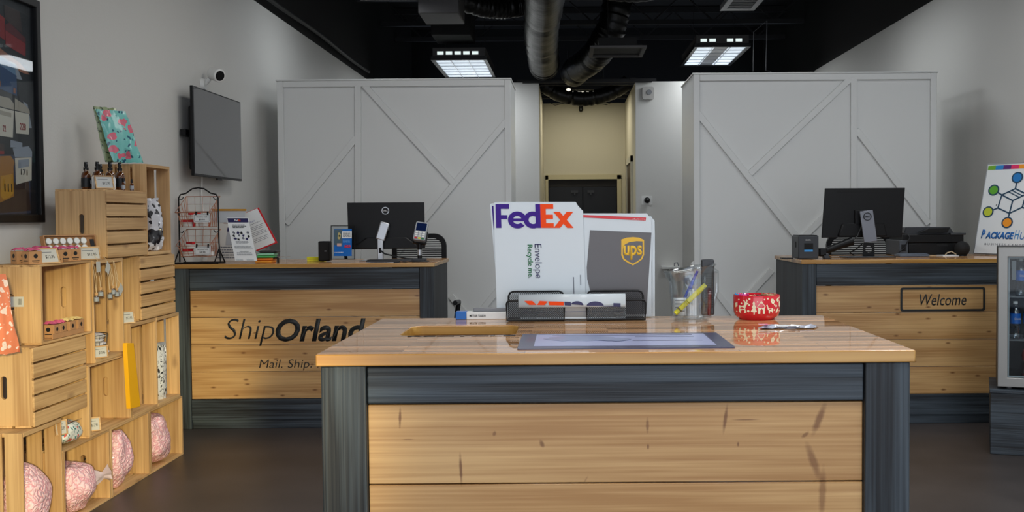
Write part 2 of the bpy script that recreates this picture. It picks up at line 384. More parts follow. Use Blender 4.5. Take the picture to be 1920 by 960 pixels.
def topmat():
    m = bpy.data.materials.new('epoxy_coated_stave_top'); m.use_nodes = True; N = NT(m); nt = m.node_tree; nt.nodes.remove(nt.nodes['Principled BSDF'])
    tc = N.n('ShaderNodeTexCoord')
    br = N.n('ShaderNodeTexBrick', offset=.42, offset_frequency=2, i_Scale=1.0); N.l(tc.outputs['Object'], br.inputs['Vector'])
    br.inputs['Color1'].default_value = (*lin((214, 164, 116)), 1); br.inputs['Color2'].default_value = (*lin((118, 78, 34)), 1); br.inputs['Mortar'].default_value = (*lin((130, 94, 58)), 1)
    br.inputs['Mortar Size'].default_value = .0006; br.inputs['Brick Width'].default_value = .42; br.inputs['Row Height'].default_value = .033; br.inputs['Bias'].default_value = -.15
    mp = N.n('ShaderNodeMapping'); mp.inputs['Scale'].default_value = (3, 70, 10); N.l(tc.outputs['Object'], mp.inputs[0])
    nz = N.n('ShaderNodeTexNoise', i_Scale=1.0, i_Detail=4.0, i_Distortion=.6); N.l(mp.outputs[0], nz.inputs['Vector'])
    hv = N.n('ShaderNodeHueSaturation'); N.l(br.outputs[0], hv.inputs['Color']); N.l(N.math('ADD', N.math('MULTIPLY', nz.outputs[0], 1.5), .25), hv.inputs['Value'])
    d = N.n('ShaderNodeBsdfDiffuse'); N.l(hv.outputs[0], d.inputs[0]); g = N.n('ShaderNodeBsdfGlossy', i_Roughness=.025); g.inputs[0].default_value = (1, 1, 1, 1)
    lw = N.n('ShaderNodeFresnel', i_IOR=1.4); mx = N.n('ShaderNodeMixShader'); N.l(N.math('MINIMUM', N.math('MULTIPLY', lw.outputs[0], 1.0), .55), mx.inputs[0])
    n2 = N.n('ShaderNodeTexNoise', i_Scale=7.0); N.l(tc.outputs['Object'], n2.inputs['Vector']); bp = N.n('ShaderNodeBump', i_Strength=.05, i_Distance=.002); N.l(n2.outputs[0], bp.inputs['Height']); N.l(bp.outputs[0], g.inputs['Normal'])
    N.l(d.outputs[0], mx.inputs[1]); N.l(g.outputs[0], mx.inputs[2]); N.l(mx.outputs[0], nt.nodes['Material Output'].inputs[0]); return m
M['top'] = topmat()
# ================================================================== the room
XL, XR, WT = -2.40, 3.12, 2.965
WTR = 3.085      # side walls and their painted height
YB, YH = 13.4, 15.85                 # back wall, end of the hallway
DECK = 4.25
struct('floor', G().box(XL-.15, XR+.15, -2.9, 17, -.1, 0), M['floor'], smooth=False)
struct('ceiling', G().box(XL-.15, XR+.15, -2.9, 17, DECK, DECK+.1), M['black_ceiling'], smooth=False)
struct('wall_left', G().box(XL-.12, XL, -2.7, YB, 0, WT), M['wall'], smooth=False)
struct('wall_right', G().box(XR, XR+.12, -2.7, YB, 0, WTR), M['wall'], smooth=False)
struct('wall_left_plenum', G().box(XL-.12, XL-.01, -2.7, 17, WT, DECK), M['black_ceiling'], smooth=False)
struct('wall_right_plenum', G().box(XR+.01, XR+.12, -2.7, 17, WTR, DECK), M['black_ceiling'], smooth=False)
struct('wall_far_plenum', G().box(XL-.12, XR+.12, 16.9, 17, 0, DECK), M['black_ceiling'], smooth=False)
HX0, HX1 = -.33, .88
struct('wall_back_left', G().box(XL, HX0, YB, YB+.12, 0, WT), M['wall'], smooth=False)
struct('wall_back_right', G().box(HX1, XR, YB, YB+.12, 0, WT), M['wall'], smooth=False)
struct('wall_hall_left', G().box(HX0-.1, HX0, YB+.12, YH, 0, WT), M['cream'], smooth=False)
struct('wall_hall_right', G().box(HX1, HX1+.1, YB+.12, YH, 0, WT), M['cream'], smooth=False)
dx0, dx1, dz = -.30, .80, 1.87
struct('wall_hall_end', G().box(HX0, dx0, YH, YH+.12, 0, WT).box(dx1, HX1, YH, YH+.12, 0, WT).box(dx0, dx1, YH, YH+.12, dz, WT), M['cream'], smooth=False)
struct('trim_1', G().box(dx0-.0, dx0+.04, YH-.03, YH, 0, dz+.03).box(dx1-.04, dx1+.02, YH-.03, YH, 0, dz+.03).box(dx0-.0, dx1+.02, YH-.03, YH, dz-.03, dz+.04), P('cream_trim', (206, 196, 160), .5), smooth=False)
dr = thing('door_1', None, None, ((dx0+dx1)/2, YH+.05, 0)); dr['kind'] = 'structure'
mdoor = P('black_double_door', (14, 17, 24), .45); hw = (dx1-dx0)/2 - .045
for s in (-1, 1):
    d = part('door_leaf', G().box(min(0, s*hw)+.004, max(0, s*hw)-.004, 0, .04, 0, dz-.14), mdoor, dr, bevel=.003)
    part('door_closer', G().box(s*.12-.05, s*.12+.05, -.04, 0, dz-.23, dz-.19).box(s*.12-.01, s*.12+.01, -.05, -.03, dz-.26, dz-.19), M['darkgrey'], dr)
part('door_header', G().box(-hw, hw, 0, .05, dz-.135, dz-.03), P('dark_header', (40, 38, 38), .6), dr)
# side door of the hallway, seen edge-on
sd = thing('door_2', None, None, (HX1, 14.6, 0)); sd['kind'] = 'structure'
part('door_casing', G().box(-.03, 0, -.62, -.52, 0, 2.08).box(-.03, 0, .48, .58, 0, 2.08).box(-.03, 0, -.62, .58, 2.0, 2.08), P('pale_casing', (206, 202, 184), .5), sd)
part('door_leaf', G().box(-.012, 0, -.52, .48, .01, 2.0), P('brown_door', (70, 56, 48), .5), sd)
# storefront behind the camera
fm = M['silver']
fr = G()
for x in (XL+.05, -.9, .26, 1.5, XR-.05): fr.box(x-.04, x+.04, -2.75, -2.66, 0, 2.9)
for z in (.04, 2.2, 2.88): fr.box(XL, XR, -2.75, -2.66, z-.04, z+.04)
struct('window_1', fr, fm, smooth=False)
# ceiling joists, black
for i, y in enumerate((5.2, 7.0, 8.8, 10.6, 12.4, 14.0, 15.2)):
    g = G().box(XL, XR, y-.03, y+.03, 3.78, 3.84).box(XL, XR, y-.03, y+.03, 4.16, 4.24); n = 14
    for k in range(n):
        x0 = XL + (XR-XL)*k/n; x1 = XL + (XR-XL)*(k+1)/n
        g.bar((x0, y, 3.82 if k % 2 else 4.18), (x1, y, 4.18 if k % 2 else 3.82), .02, .02)
    struct('trim_%d' % (i+2), g, M['joist'], smooth=False)
for i, x in enumerate((-.35, .85)):
    struct('trim_%d' % (i+12), G().box(x-.04, x+.04, YB, YB+.12, WT, WT+.05), M['joist'], smooth=False)
for i, y in enumerate((13.9, 14.4, 14.9, 15.4)):
    struct('trim_%d' % (i+14), G().box(HX0-.3, HX1+.3, y-.03, y+.03, WT+.02, WT+.10), M['joist'], smooth=False)
# conduit on top of the walls
struct('trim_18', G().tube([(XL+.06, y, WT+.06+.01*math.sin(y*2)) for y in [2+.4*k for k in range(28)]], .018), M['joist'])
struct('trim_19', G().box(HX0-.2, HX1+.2, YB-.06, YB-.02, WT-.015, WT+.015), M['joist'], smooth=False)
# ================================================================== partitions
def partition(label, u0, u1, vtop, Y, depth, bars):
    a = WY(u0, vtop[0], Y); b = WY(u1, vtop[1], Y); x0, x1 = a.x, b.x; zt = (a.z+b.z)/2; cx = (x0+x1)/2
    t = thing('partition', label, 'partition', (cx, Y, 0), group=None)
    hw = (x1-x0)/2; mp = M['partition']
    part('panel', G().box(-hw, hw, .02, depth, 0, zt), mp, t, bevel=.003)
    tw = .048
    part('frame', G().box(-hw, -hw+tw, -.004, .02, 0, zt).box(hw-tw, hw, -.004, .02, 0, zt).box(-hw+tw, hw-tw, -.004, .02, zt-tw, zt).box(-hw+tw, hw-tw, -.004, .02, 0, .1), mp, t, bevel=.004)
    part('cap', G().box(-hw-.008, hw+.008, -.01, depth, zt, zt+.012), mp, t, bevel=.003)
    for i, (p, q) in enumerate(bars):
        A = WY(*p, Y); B = WY(*q, Y); yo = .0065 + .0007*i
        part('batten', G().bar((A.x-cx, yo, A.z), (B.x-cx, yo, B.z), tw, .022, up=(0, -1, 0)), mp, t, bevel=.003)
    return t
partition('tall white wood-battened partition behind the lettered counter on the left', 519, 957, (154, 147.5), 8.4, .72,
    [((671, 160), (671, 700)), ((668, 258), (537, 420)), ((683, 160), (852, 345)), ((950, 226), (690, 540)), ((845, 555), (875, 592)), ((875, 592), (900, 625)), ((952, 522), (862, 632))])
partition('tall white wood-battened partition behind the counter with the Welcome plate', 1300, 1757, (140, 136.5), 8.1, .80,
    [((1601, 145), (1601, 700)), ((1594, 148), (1406, 326)), ((1305, 208), (1500, 452)), ((1606, 243), (1742, 420)), ((1500, 452), (1560, 392)), ((1448, 506), (1375, 586)), ((1300, 490), (1378, 592))])
# ================================================================== counters
def counter(name, label, x0, x1, y0, y1, rail, boards, bh, postw, topm, oh=.008, klist=(), hole=None, pr=.03):
    cx = (x0+x1)/2; hw = (x1-x0)/2; d = y1-y0
    t = thing(name, label, 'counter', (cx, y0, 0))
    H = 1.0; tt = .024
    g = G(); holes = [hole] if hole else []
    Mt = TR(0, 0, H-tt)
    g.prism([(-hw, 0), (hw, 0), (hw, d), (-hw, d)], tt, Mt, holes)
    for f in g.bm.faces:
        f.normal_update()
        if abs(f.normal.z) < .5: f.material_index = 1
    part('countertop', g, [M['top'], topm], t, bevel=.0025)
    pz = H - tt
    for sx in (-1, 1):
        xa, xb = sorted((sx*(hw-oh), sx*(hw-oh-postw)))
        part('post', G().box(xa, xb, oh, oh+.035, 0, pz), M['charcoal_v'], t, bevel=.003)
        xs = sorted((sx*(hw-oh-.002), sx*(hw-oh-.022)))
        part('side_panel', G().box(xs[0], xs[1], oh+.037, d-oh, 0, pz), M['charcoal_side'], t, bevel=.002)
    ix = hw - oh - postw - .001
    z = pz - .003
    part('top_rail', G().box(-ix, ix, oh+.005, oh+.035, z-rail, z), M['charcoal'], t, bevel=.003)
    zt = z - rail - .002; zb = zt - boards*bh
    g = G()
    for k in range(boards): g.box(-ix, ix, oh+.014, oh+.03, zb + k*bh + .0012, zb + (k+1)*bh - .0012)
    part('board_panel', g, wood('pine_boards_' + str(len(bpy.data.materials)), (176, 130, 78), (214, 172, 116), axis=0, rough=.38, coat=.25, knots=.0 if klist else .8, board=(2, bh, zb), klist=klist, vary=.05, kcol=(104, 56, 22), bump=.1, fine=1.3, kscale=(5, 13)), t, bevel=.0016)
    part('kick_panel', G().box(-ix, ix, oh+.004, oh+.03, .055, zb-.002).box(-ix, ix, oh+.02, oh+.03, 0, .053), M['charcoal'], t, bevel=.002)
    return t
# centre counter
fx0, fx1, fy0, fy1 = -.489, .677, 2.063, 2.81
fcx = (fx0+fx1)/2; bp = fy0 + .022
def kn(u, v, ru, rv, an, st):
    p = WY(u, v, bp); return (p.x-fcx, p.z, ru*bp/F, rv*bp/F, math.radians(an), st)
KL = [kn(750, 783, 3, 22, -2, .75), kn(864, 880, 3.5, 32, 2, .8), kn(1016, 832, 5, 9, 25, .7), kn(1214, 798, 3.5, 16, 0, .6), kn(1360, 785, 4, 30, -8, .75),
      kn(1536, 785, 8, 34, -22, .7), kn(1510, 815, 10, 4, 40, .6), kn(1525, 865, 9, 42, 20, .6), kn(1542, 925, 8, 55, -2, .55), kn(1398, 787, 30, 1.2, 0, .8), kn(927, 813, 4, 6, -20, .6), kn(1215, 838, 3, 6, 0, .7), kn(1384, 833, 2.5, 5, 0, .7), kn(765, 824, 12, 1.5, 0, .5), kn(1098, 900, 10, 2, 60, .3)]
hole = rrect(-.378-fcx, -.117-fcx, .325, .545, .03)
FC = counter('reception_counter', 'centre counter in front with varnished stave top, charcoal posts and two wide pine boards showing', fx0, fx1, fy0, fy1, .073, 5, .159, .088, M['edge'], klist=KL, hole=hole)
ht = M['edge']
# bin chute under the hole: top inset with wooden lip
g = G()
out = rrect(-.384-fcx, -.111-fcx, .319, .551, .034); inn = hole
g.prism(out, -.05, TR(0, 0, .975), [inn])
part('chute_rim', g, ht, FC)
part('chute_bin', G().box(-.40-fcx, -.10-fcx, .30, .57, .35, .36).box(-.40-fcx, -.395-fcx, .30, .57, .36, .92).box(-.105-fcx, -.10-fcx, .30, .57, .36, .92).box(-.395-fcx, -.105-fcx, .30, .305, .36, .92).box(-.395-fcx, -.105-fcx, .565, .57, .36, .92), M['blackmatte'], FC)
text(FC, 'RECYCLE', M['ink'], TR(-.235-fcx, .308, 1.0003), w=.24, h=.02, bold=.03, ext=.0003)
# left counter
lx0, lx1, ly0, ly1 = -2.372, -.795, 6.42, 7.2
LC = counter('service_counter', 'left counter with pine boards lettered ShipOrlando and charcoal frame', lx0, lx1, ly0, ly1, .128, 4, .1655, .085, M['edge'])
def ctext(t, y0, body, u0, u1, v0, v1, mat, **k):
    a = WY(u0, v1, y0); b = WY(u1, v0, y0)
    return text(t, body, mat, TR((a.x+b.x)/2 - t.location.x, y0 - t.location.y, (a.z+b.z)/2 - t.location.z) @ FRONT, w=b.x-a.x, h=b.z-a.z, **k)
lf = ly0 + .0215
M['stencil'] = P('charcoal_sign_paint', (38, 40, 40), .5)
ctext(LC, lf, 'Ship', 421, 514, 597, 649, M['stencil'], bold=-.012, shear=.25)
ctext(LC, lf, 'Orlando', 517, 713, 596, 641, M['stencil'], bold=.028, shear=.22)
ctext(LC, lf, 'Mail. Ship. Receive.', 486, 676, 673, 695, M['stencil'], bold=-.008, shear=.2)
# right counter
rx0, rx1, ry0, ry1 = 1.415, 3.10, 6.42, 7.25
RC = counter('service_counter', 'right counter with a framed Welcome plate on its pine boards, beside the drinks fridge', rx0, rx1, ry0, ry1, .128, 4, .1655, .085, M['edge'])
def Rl(u, v): p = WY(u, v, lf); return (p.x-RC.location.x, p.z)
ctext(RC, lf, 'Welcome', 1724, 1812, 551, 573, M['stencil'], bold=.004, shear=.22)
a = Rl(1688, 584); b = Rl(1847, 538)
part('plate_border', G().prism(rrect(a[0], b[0], a[1], b[1], .014), .004, TR(0, lf-RC.location.y, 0) @ FRONT, [rrect(a[0]+.012, b[0]-.012, a[1]+.012, b[1]-.012, .008)]), M['stencil'], RC)
# ================================================================== crates
LEN, WID, DEP = .455, .3175, .235
def crate(label):
    t = thing('wooden_crate', label, 'crate', (0, 0, 0), group='stacked pine crates along the left wall')
    for sx in (-1, 1):
        slot = rrect(-.045, .045, DEP*.5-.012, DEP*.5+.012, .0118)
        Mx = TR(sx*(LEN/2-.008) - .008, 0, 0) @ Matrix(((0,0,1,0),(1,0,0,0),(0,1,0,0),(0,0,0,1)))
        part('end_panel', G().prism([(-WID/2+.008, .008), (WID/2-.008, .008), (WID/2-.008, DEP), (-WID/2+.008, DEP)], .016, Mx, [slot]), M['crate_y'], t, bevel=.001)
    g = G(); n = 5; bw = (WID-.004*0)/n
    for k in range(n):
        y = -WID/2 + k*bw; g.box(-LEN/2, LEN/2, y+.0045, y+bw-.0045, 0, .008)
    part('slatted_base', g, M['crate_x'], t, bevel=.001)
    for s in (-1, 1):
        g = G(); n = 3; bw = (DEP-.008)/n; y0, y1 = sorted((s*WID/2, s*(WID/2-.008)))
        for k in range(n):
            z = .008 + k*bw; g.box(-LEN/2, LEN/2, y0, y1, z+.006, z+bw-.006 + (.005 if k == n-1 else 0))
        part('slatted_side', g, M['crate_x'], t, bevel=.001)
    return t
RO = Matrix(((0,0,1),(1,0,0),(0,1,0))).to_euler()         # open side to the room, long side along the wall
RB = Matrix(((0,0,-1),(-1,0,0),(0,1,0))).to_euler()       # slatted base to the room
RV = Matrix(((0,0,1),(0,-1,0),(1,0,0))).to_euler()        # standing on end, open side to the room
XF, XB = -2.083, -2.083-DEP
Y0 = 4.03
c0 = None
def place(kind, yc, zb, label, dxx=0):
    global c0
    hz = LEN/2 if kind == 'V' else WID/2
    loc = (XB+dxx if kind != 'B' else XF+dxx, yc, zb + hz); rot = {'O': RO, 'B': RB, 'V': RV}[kind]
    if c0 is None:
        c0 = crate(label); c0.location = loc; c0.rotation_euler = rot; return c0
    return dup(c0, loc, rot, label)
ys = [4.385+.0, 4.0+.84, 4.0+1.295, 4.0+1.75]
CFy = 4.385 + LEN/2
CB = []
yb = 4.37
CV1 = place('V', yb - WID/2 - .004, 0, 'crate standing on end at floor level, nearest on the left, bag of pink peanuts inside')
CF = place('O', yb + LEN/2, 0, 'floor crate with the large round bag of pink peanuts lying in it')
CG = place('O', yb + LEN*1.5 + .003, 0, 'floor crate holding the tall upright bag of pink peanuts')
CH = place('O', yb + LEN*2.5 + .006, 0, 'last floor crate at the far right end of the stack')
yend = yb + LEN*3 + .006
z1 = WID + .001
CE = place('B', 4.145+LEN/2, .4565, 'crate with slatted base outwards, above the floral pouch in the gap')
CM = place('O', 4.62+LEN/2, z1, 'crate beside the yellow card, bubble wrap pouch inside')
CVR = place('V', 5.556, z1, 'crate on end at the right with a patterned white bag hanging inside')
CVR2 = place('V', 5.236, z1, 'crate on end behind the leaning yellow card')
z2 = z1 + LEN + .001
CD = place('O', 4.215+LEN/2, .4565+WID+.001, 'crate with kraft boxes inside, barcode label on its end')
CVM = place('V', 4.688+WID/2, z1+WID+.001, 'crate on end with small cork bottles hung from its top')
CS = place('B', 5.44, z2, 'crate with slatted base outwards above the patterned white bag')
z3 = z2 + WID + .001
CT = place('B', 5.073, z3, 'upper slatted crate carrying the amber spray bottles')
CTV = place('V', 5.465, z3, 'topmost crate on end with a black and white bag inside and mailers on top')
# ================================================================== ceiling equipment
def troffer(label, x, y, z, sx, sy, col=(0.93, 0.97, 1.0), power=60, lamp=True, twin=False):
    t = thing('ceiling_light', label, 'ceiling light', (x, y, z))
    hx, hy = sx/2, sy/2
    part('housing', G().box(-hx, hx, -hy, hy, .03, .035).box(-hx, hx, -hy, -hy+.01, .035, .12).box(-hx, hx, hy-.01, hy, .035, .12).box(-hx, -hx+.01, -hy+.01, hy-.01, .035, .12).box(hx-.01, hx, -hy+.01, hy-.01, .035, .12).box(-hx, hx, -hy, hy, .12, .125), M['ductbox'], t)
    part('trim_frame', G().box(-hx-.02, hx+.02, -hy-.02, -hy+.02, -.012, .03).box(-hx-.02, hx+.02, hy-.02, hy+.02, -.012, .03).box(-hx-.02, -hx+.02, -hy+.02, hy-.02, -.012, .03).box(hx-.02, hx+.02, -hy+.02, hy-.02, -.012, .03), M['black'], t)
    if twin:
        ww = (sx-.04)*.36
        for s in (-1, 1):
            xa, xb = sorted((s*(hx-.02), s*(hx-.02-ww)))
            part('diffuser', G().box(xa, xb, -hy+.02, hy-.02, .0, .01), M['glowpanel'], t)
        part('centre_panel', G().box(-hx+.02+ww, hx-.02-ww, -hy+.02, hy-.02, -.002, .01), M['grey'], t)
    else:
        part('diffuser', G().box(-hx+.02, hx-.02, -hy+.02, hy-.02, .0, .01), M['glowpanel'], t)
    g = G(); n = 6
    for k in range(1, n):
        yy = -hy + .02 + (sy-.04)*k/n; g.box(-hx+.02, hx-.02, yy-.006, yy+.006, -.01, .0)
    for k in (1, 2): g.box(-hx+sx*k/3-.004, -hx+sx*k/3+.004, -hy+.02, hy-.02, -.01, .0)
    part('louvre', g, M['silver'], t)
    g = G()
    for k in range(5):
        if k == 2 and twin: continue
        g.box(-hx+.05+k*(sx-.1)/5, -hx+.05+(k+.72)*(sx-.1)/5, -hy-.004, -hy, .05, .085)
    part('end_reflections', g, M['glowspot'], t)  # glowing patches put in for the reflections on the near housing end
    for sx_ in (-1, 1): part('hanger_wire', G().cyl((sx_*hx*.8, 0, .12), (sx_*hx*.8, .0, DECK-z-.02), .003, n=6), M['wire'], t)
    if lamp:
        o = area('ceiling_or_fill_lamp', (x, y, z-.03), (0, 0, 0), sx*.9, sy*.9, power, col)
    return t
P1, P2 = 60, 30
tr_cat = 'suspended ceiling lights'
tL = WY(863, 111, 12.0); troffer('glowing ceiling light on the left, above the partition behind the lettered counter', -1.17, 12.6, 3.03, .58, 1.5, power=P2*1.0)
tR = WY(1356, 86, 12.1); troffer('glowing twin-lens ceiling light on the right, beside the hanging wire', 1.80, 13.0, 3.215, .6, 1.5, power=P2, twin=True)
troffer('ceiling light whose far rim shows at the top edge, left of the duct box', -1.54, 8.85, 3.2, .46, 1.15, power=P1*.12)
troffer('ceiling light whose far rim shows at the top edge, right of the flexible ducts', .82, 8.85, 3.22, .6, 1.2, power=P1*.35)
for x, y, p in ((-.2, 4.4, .38), (2.0, 2.6, 1.0), (-.5, .8, .5), (1.2, .8, .5), (-.7, 6.3, .32), (2.3, 5.9, .38), (2.0, 9.3, .26)):
    area('ceiling_or_fill_lamp', (x, y, 3.15), (0, 0, 0), .55, 1.1, P1*p, (1.0, 0.985, 0.95) if x < 0 else (0.93, 0.97, 1.0))  # unseen fill lamps without fixtures, added to brighten room, right wall and counter
area('hall_lamp', (.25, 14.7, 2.95), (0, 0, 0), .5, .9, 14, (1.0, .94, .78))
# flexible ducts
def flexduct(label, pts, r, seed=0, name='flexible_duct'):
    rnd = random.Random(seed); P_ = []; R_ = []
    pts = [Vector(p) for p in pts]
    def cr(p0, p1, p2, p3, t): return .5*((2*p1)+(-p0+p2)*t+(2*p0-5*p1+4*p2-p3)*t*t+(-p0+3*p1-3*p2+p3)*t**3)
    Q = [pts[0]] + pts + [pts[-1]]; k = 0
    for i in range(len(pts)-1):
        for s in range(16):
            P_.append(cr(Q[i], Q[i+1], Q[i+2], Q[i+3], s/16)); k += 1
            R_.append(r*(1 + .025*math.sin(k*1.9) + rnd.uniform(-.03, .03) - (.09 if k % 13 == 0 else 0)))
    g = G().tube(P_, R_, 28)
    o = part(name, g, M['duct']); return tag(o, label, 'duct')
flexduct('long black wrinkled duct hanging down the middle of the ceiling', [(-.16, 7.6, 3.30), (-.17, 9.3, 3.22), (-.24, 11, 3.18), (-.25, 12.6, 3.12), (-.25, 12.9, 3.1)], .178, 1)
flexduct('short black wrinkled duct curving down to the hallway, right of the long one', [(.62, 12.0, 4.2), (.60, 11.95, 3.75), (.52, 11.95, 3.38), (.44, 12.1, 3.24), (.34, 12.5, 3.14), (.13, 13.15, 3.07), (.12, 13.8, 3.12)], .165, 2)
flexduct('black flexible duct branching left at the top, from the grey duct box', [(-1.05, 10.15, 3.36), (-.8, 10.3, 3.30), (-.62, 10.4, 3.30), (-.5, 10.5, 3.33), (-.43, 10.55, 3.35)], .10, 3)
flexduct('black duct sagging across the hallway ceiling', [(-.32, 14.3, 3.08), (-.1, 14.3, 2.93), (.25, 14.3, 2.86), (.6, 14.3, 2.93), (.85, 14.3, 3.08)], .10, 4)
flexduct('thin black duct bowed across the very top of the picture', [(.0, 8.2, 3.06), (.3, 8.2, 2.985), (.6, 8.25, 2.975), (1.0, 8.3, 3.07)], .055, 5)
gdx = WY(838, 44, 10.0)
tag(part('duct_box', G().box(-1.29, -.93, 9.46, 10.0, 3.075, 3.5), M['ductbox'], bevel=.01), 'grey sheet metal duct box at the top, above the black box', 'duct box')
tag(part('air_handler', G().box(-1.42, -1.0, 11.4, 12.0, 3.22, 3.62).box(-1.38, -1.36, 11.45, 11.95, 3.62, 4.24).box(-1.06, -1.04, 11.45, 11.95, 3.62, 4.24), M['blackmatte'], bevel=.008), 'black box hung above the left ceiling light', 'air handler')
# square air diffuser
a = WY(1112, 92, 11.6); b = WY(1213, 91, 11.6); zc = 3.08
df = thing('air_diffuser', 'grey-rimmed black square air diffuser beside the short duct', 'air diffuser', (.54, 10.93, 2.945))
part('rim', G().prism([(-.29, -.33), (.27, -.33), (.27, .33), (-.29, .33)], .02, None, [[(-.25, -.28), (.23, -.28), (.23, .28), (-.25, .28)]]), M['ductbox'], df)
part('core', G().box(-.25, .23, -.28, .28, .02, .035).box(-.2, .18, -.2, .2, .035, .12).cyl((-.1, 0, .12), (-.1, 0, 1.28), .004, n=6), M['blackmatte'], df)
# small louvered register on the right
rg = thing('air_register', 'small grey louvred air register at the top right of the ceiling', 'air register', (1.62, 9.8, 3.20))
part('rim', G().prism([(-.16, -.3), (.16, -.3), (.16, .3), (-.16, .3)], .05, None, [[(-.11, -.2), (.11, -.2), (.11, .2), (-.11, .2)]]), M['grey'], rg)
g = G()
for k in range(6): g.box(-.11, .11, -.19+k*.07, -.16+k*.07, .005, .04)
part('louvre', g, M['darkgrey'], rg)
part('duct_neck', G().box(-.1, .1, -.19, .19, .05, .9), M['blackmatte'], rg)
# hanging wire
wa = [WY(1412, 134, 11.8), WY(1413, 60, 11.8), WY(1438, 39, 11.8), WY(1436, 132, 11.8)]
hang = thing('hanging_cable', 'thin grey cable looped down behind the right partition', 'cable', (wa[1].x, 11.8, wa[0].z))
o = Vector(hang.location)
part('cable', G().tube([p - o for p in wa] + [WY(1446, 134, 11.8) - o], .004, 6), M['grey'], hang)
part('hook', G().cyl(WY(1438, 39, 11.8) - o, WY(1438, 39, 11.8) - o + Vector((0, 0, .6)), .003, n=6), M['wire'], hang)
# ================================================================== wall devices
# camera above the television
c = WX(379, 158, XL); sc = thing('security_camera', 'small white security camera on the left wall above the television', 'security camera', c)
part('wall_mount', G().cyl((0, 0, 0), (.025, 0, 0), .042, .036, 20).cyl((.02, 0, .0), (.05, 0, .035), .014, n=12), M['white'], sc)
q = Vector((.10, -.02, .06)); d = Vector((.7, -.55, -.25)).normalized()
part('camera_head', G().cyl(q - d*.05, q + d*.045, .04, .044, 20), M['white'], sc, bevel=.006)
part('lens', G().cyl(q + d*.044, q + d*.05, .034, .03, 20), M['black'], sc)
# siren / alarm box on the right back wall
c = WY(1215, 175, YB); al = thing('alarm_sounder', 'white rounded alarm sounder high on the wall right of the hallway', 'alarm', c)
part('body', G().prism(rrect(-.075, .075, -.08, .08, .03), .04, FRONT), P('sounder_grey_plastic', (176, 174, 170), .5), al, bevel=.008)  # one even grey over the whole body
part('grille', G().cyl((.012, -.04, .01), (.012, -.05, .01), .032), M['grey'], al)
c = WY(1213, 375.5, YB); dm = thing('wall_sensor', 'black round sensor on a white wall plate right of the hallway', 'sensor', c)
part('wall_plate', G().prism(rrect(-.068, .068, -.055, .055, .008), .008, FRONT), M['white'], dm)
part('dome', G().sph((0, -.035, 0), .038), M['black'], dm); part('lens', G().sph((.008, -.068, .006), .009, 10, 6), M['grey'], dm)
c = WY(1089, 205, YH); hc = thing('dome_camera', 'black dome camera hanging at the end of the hallway under the ceiling', 'security camera', (c.x, YH-.08, c.z))
part('body', G().cyl((0, 0, -.01), (0, 0, .06), .03).sph((0, 0, -.015), .032).cyl((0, 0, .06), (0, 0, .12), .01).box(-.01, .01, 0, .08, .1, .12), M['black'], hc)
part('lens', G().sph((0, -.03, -.01), .012, 10, 6), M['grey'], hc)
for s in (-1, 1): part('cable', G().tube([(0, .04, .1), (s*.12, .06, .07), (s*.25, .06, .085), (s*.38, .06, .06), (s*.46, .06, .1)], .004, 6), M['wire'], hc)
for u, v, lb in ((1066, 168, 'small bright hall light left of the sagging duct'), (1131, 185, 'small bright hall light right of the sagging duct')):
    c = WY(u, v, 15.0 if u > 1100 else 13.9); l = thing('hall_light', lb, 'ceiling light', c)
    part('bulb', G().sph((0, 0, 0), (.03, .05, .018)), M['hallglow'], l); part('bracket', G().cyl((0, 0, .015), (0, 0, .5), .012), M['blackmatte'], l)
# small shelf on back right wall
c = WY(1254, 500, YB); sh = thing('wall_shelf', 'small white bracket shelf low on the wall behind the clear pitcher', 'shelf', (c.x, YB, c.z))
part('shelf_board', G().prism(rrect(-.10, .13, -.2, 0, .03), .03, TR(0, 0, -.02)), M['white'], sh, bevel=.006)
part('bracket', G().prism([(0, 0), (0, -.16), (-.14, 0)], .02, TR(0, 0, -.02) @ Matrix(((0,0,1,0),(1,0,0,0),(0,1,0,0),(0,0,0,1)))), M['white'], sh)
dsp = tag(part('bottle_clip', G().tube([(.06, -.1, .01), (.06, -.1, .05), (.1, -.1, .055), (.11, -.1, .01)], .007, 8), M['grey'], loc=c), 'grey clip standing on the small white wall shelf', 'clip')
# ================================================================== television
n1 = WX(365, 160, -2.30); n2 = WX(361, 327, -2.30); f1 = WX(453, 193, -2.30); f2 = WX(452, 341, -2.30)
ty0 = (n1.y+n2.y)/2; ty1 = (f1.y+f2.y)/2; tz1 = (n1.z+f1.z)/2; tz0 = (n2.z+f2.z)/2
tv = thing('television', 'flat black television on the left wall above the wire basket stand', 'television', (-2.30, (ty0+ty1)/2, tz0), rz=math.radians(-0.0))
hl = (ty1-ty0)/2; hh = tz1-tz0
part('screen_bezel', G().box(-.02, -.001, -hl, hl, 0, hh), M['black'], tv, bevel=.003)
part('screen', G().box(-.0008, .0008, -hl+.009, hl-.007, .014, hh-.009), P('screen_glass', (46, 46, 48), .06, spec=1.0, coat=.6), tv)
part('rear_cover', G().box(-.055, -.021, -hl+.06, hl-.1, .04, hh-.12), M['blackmatte'], tv, bevel=.01)
part('wall_bracket', G().box(-.098, -.056, -.2, .1, .12, hh-.2).box(-.09, -.056, -hl+.02, -.2, .25, .29), M['black'], tv)
part('sensor', G().box(-.015, -.004, -.03, .06, -.012, 0), M['black'], tv)
part('power_cable', G().tube([(-.08, -.1, .1), (-.09, -.1, -.1), (-.085, -.08, -.3), (-.09, -.1, -.55)], .005, 6), M['white'], tv)
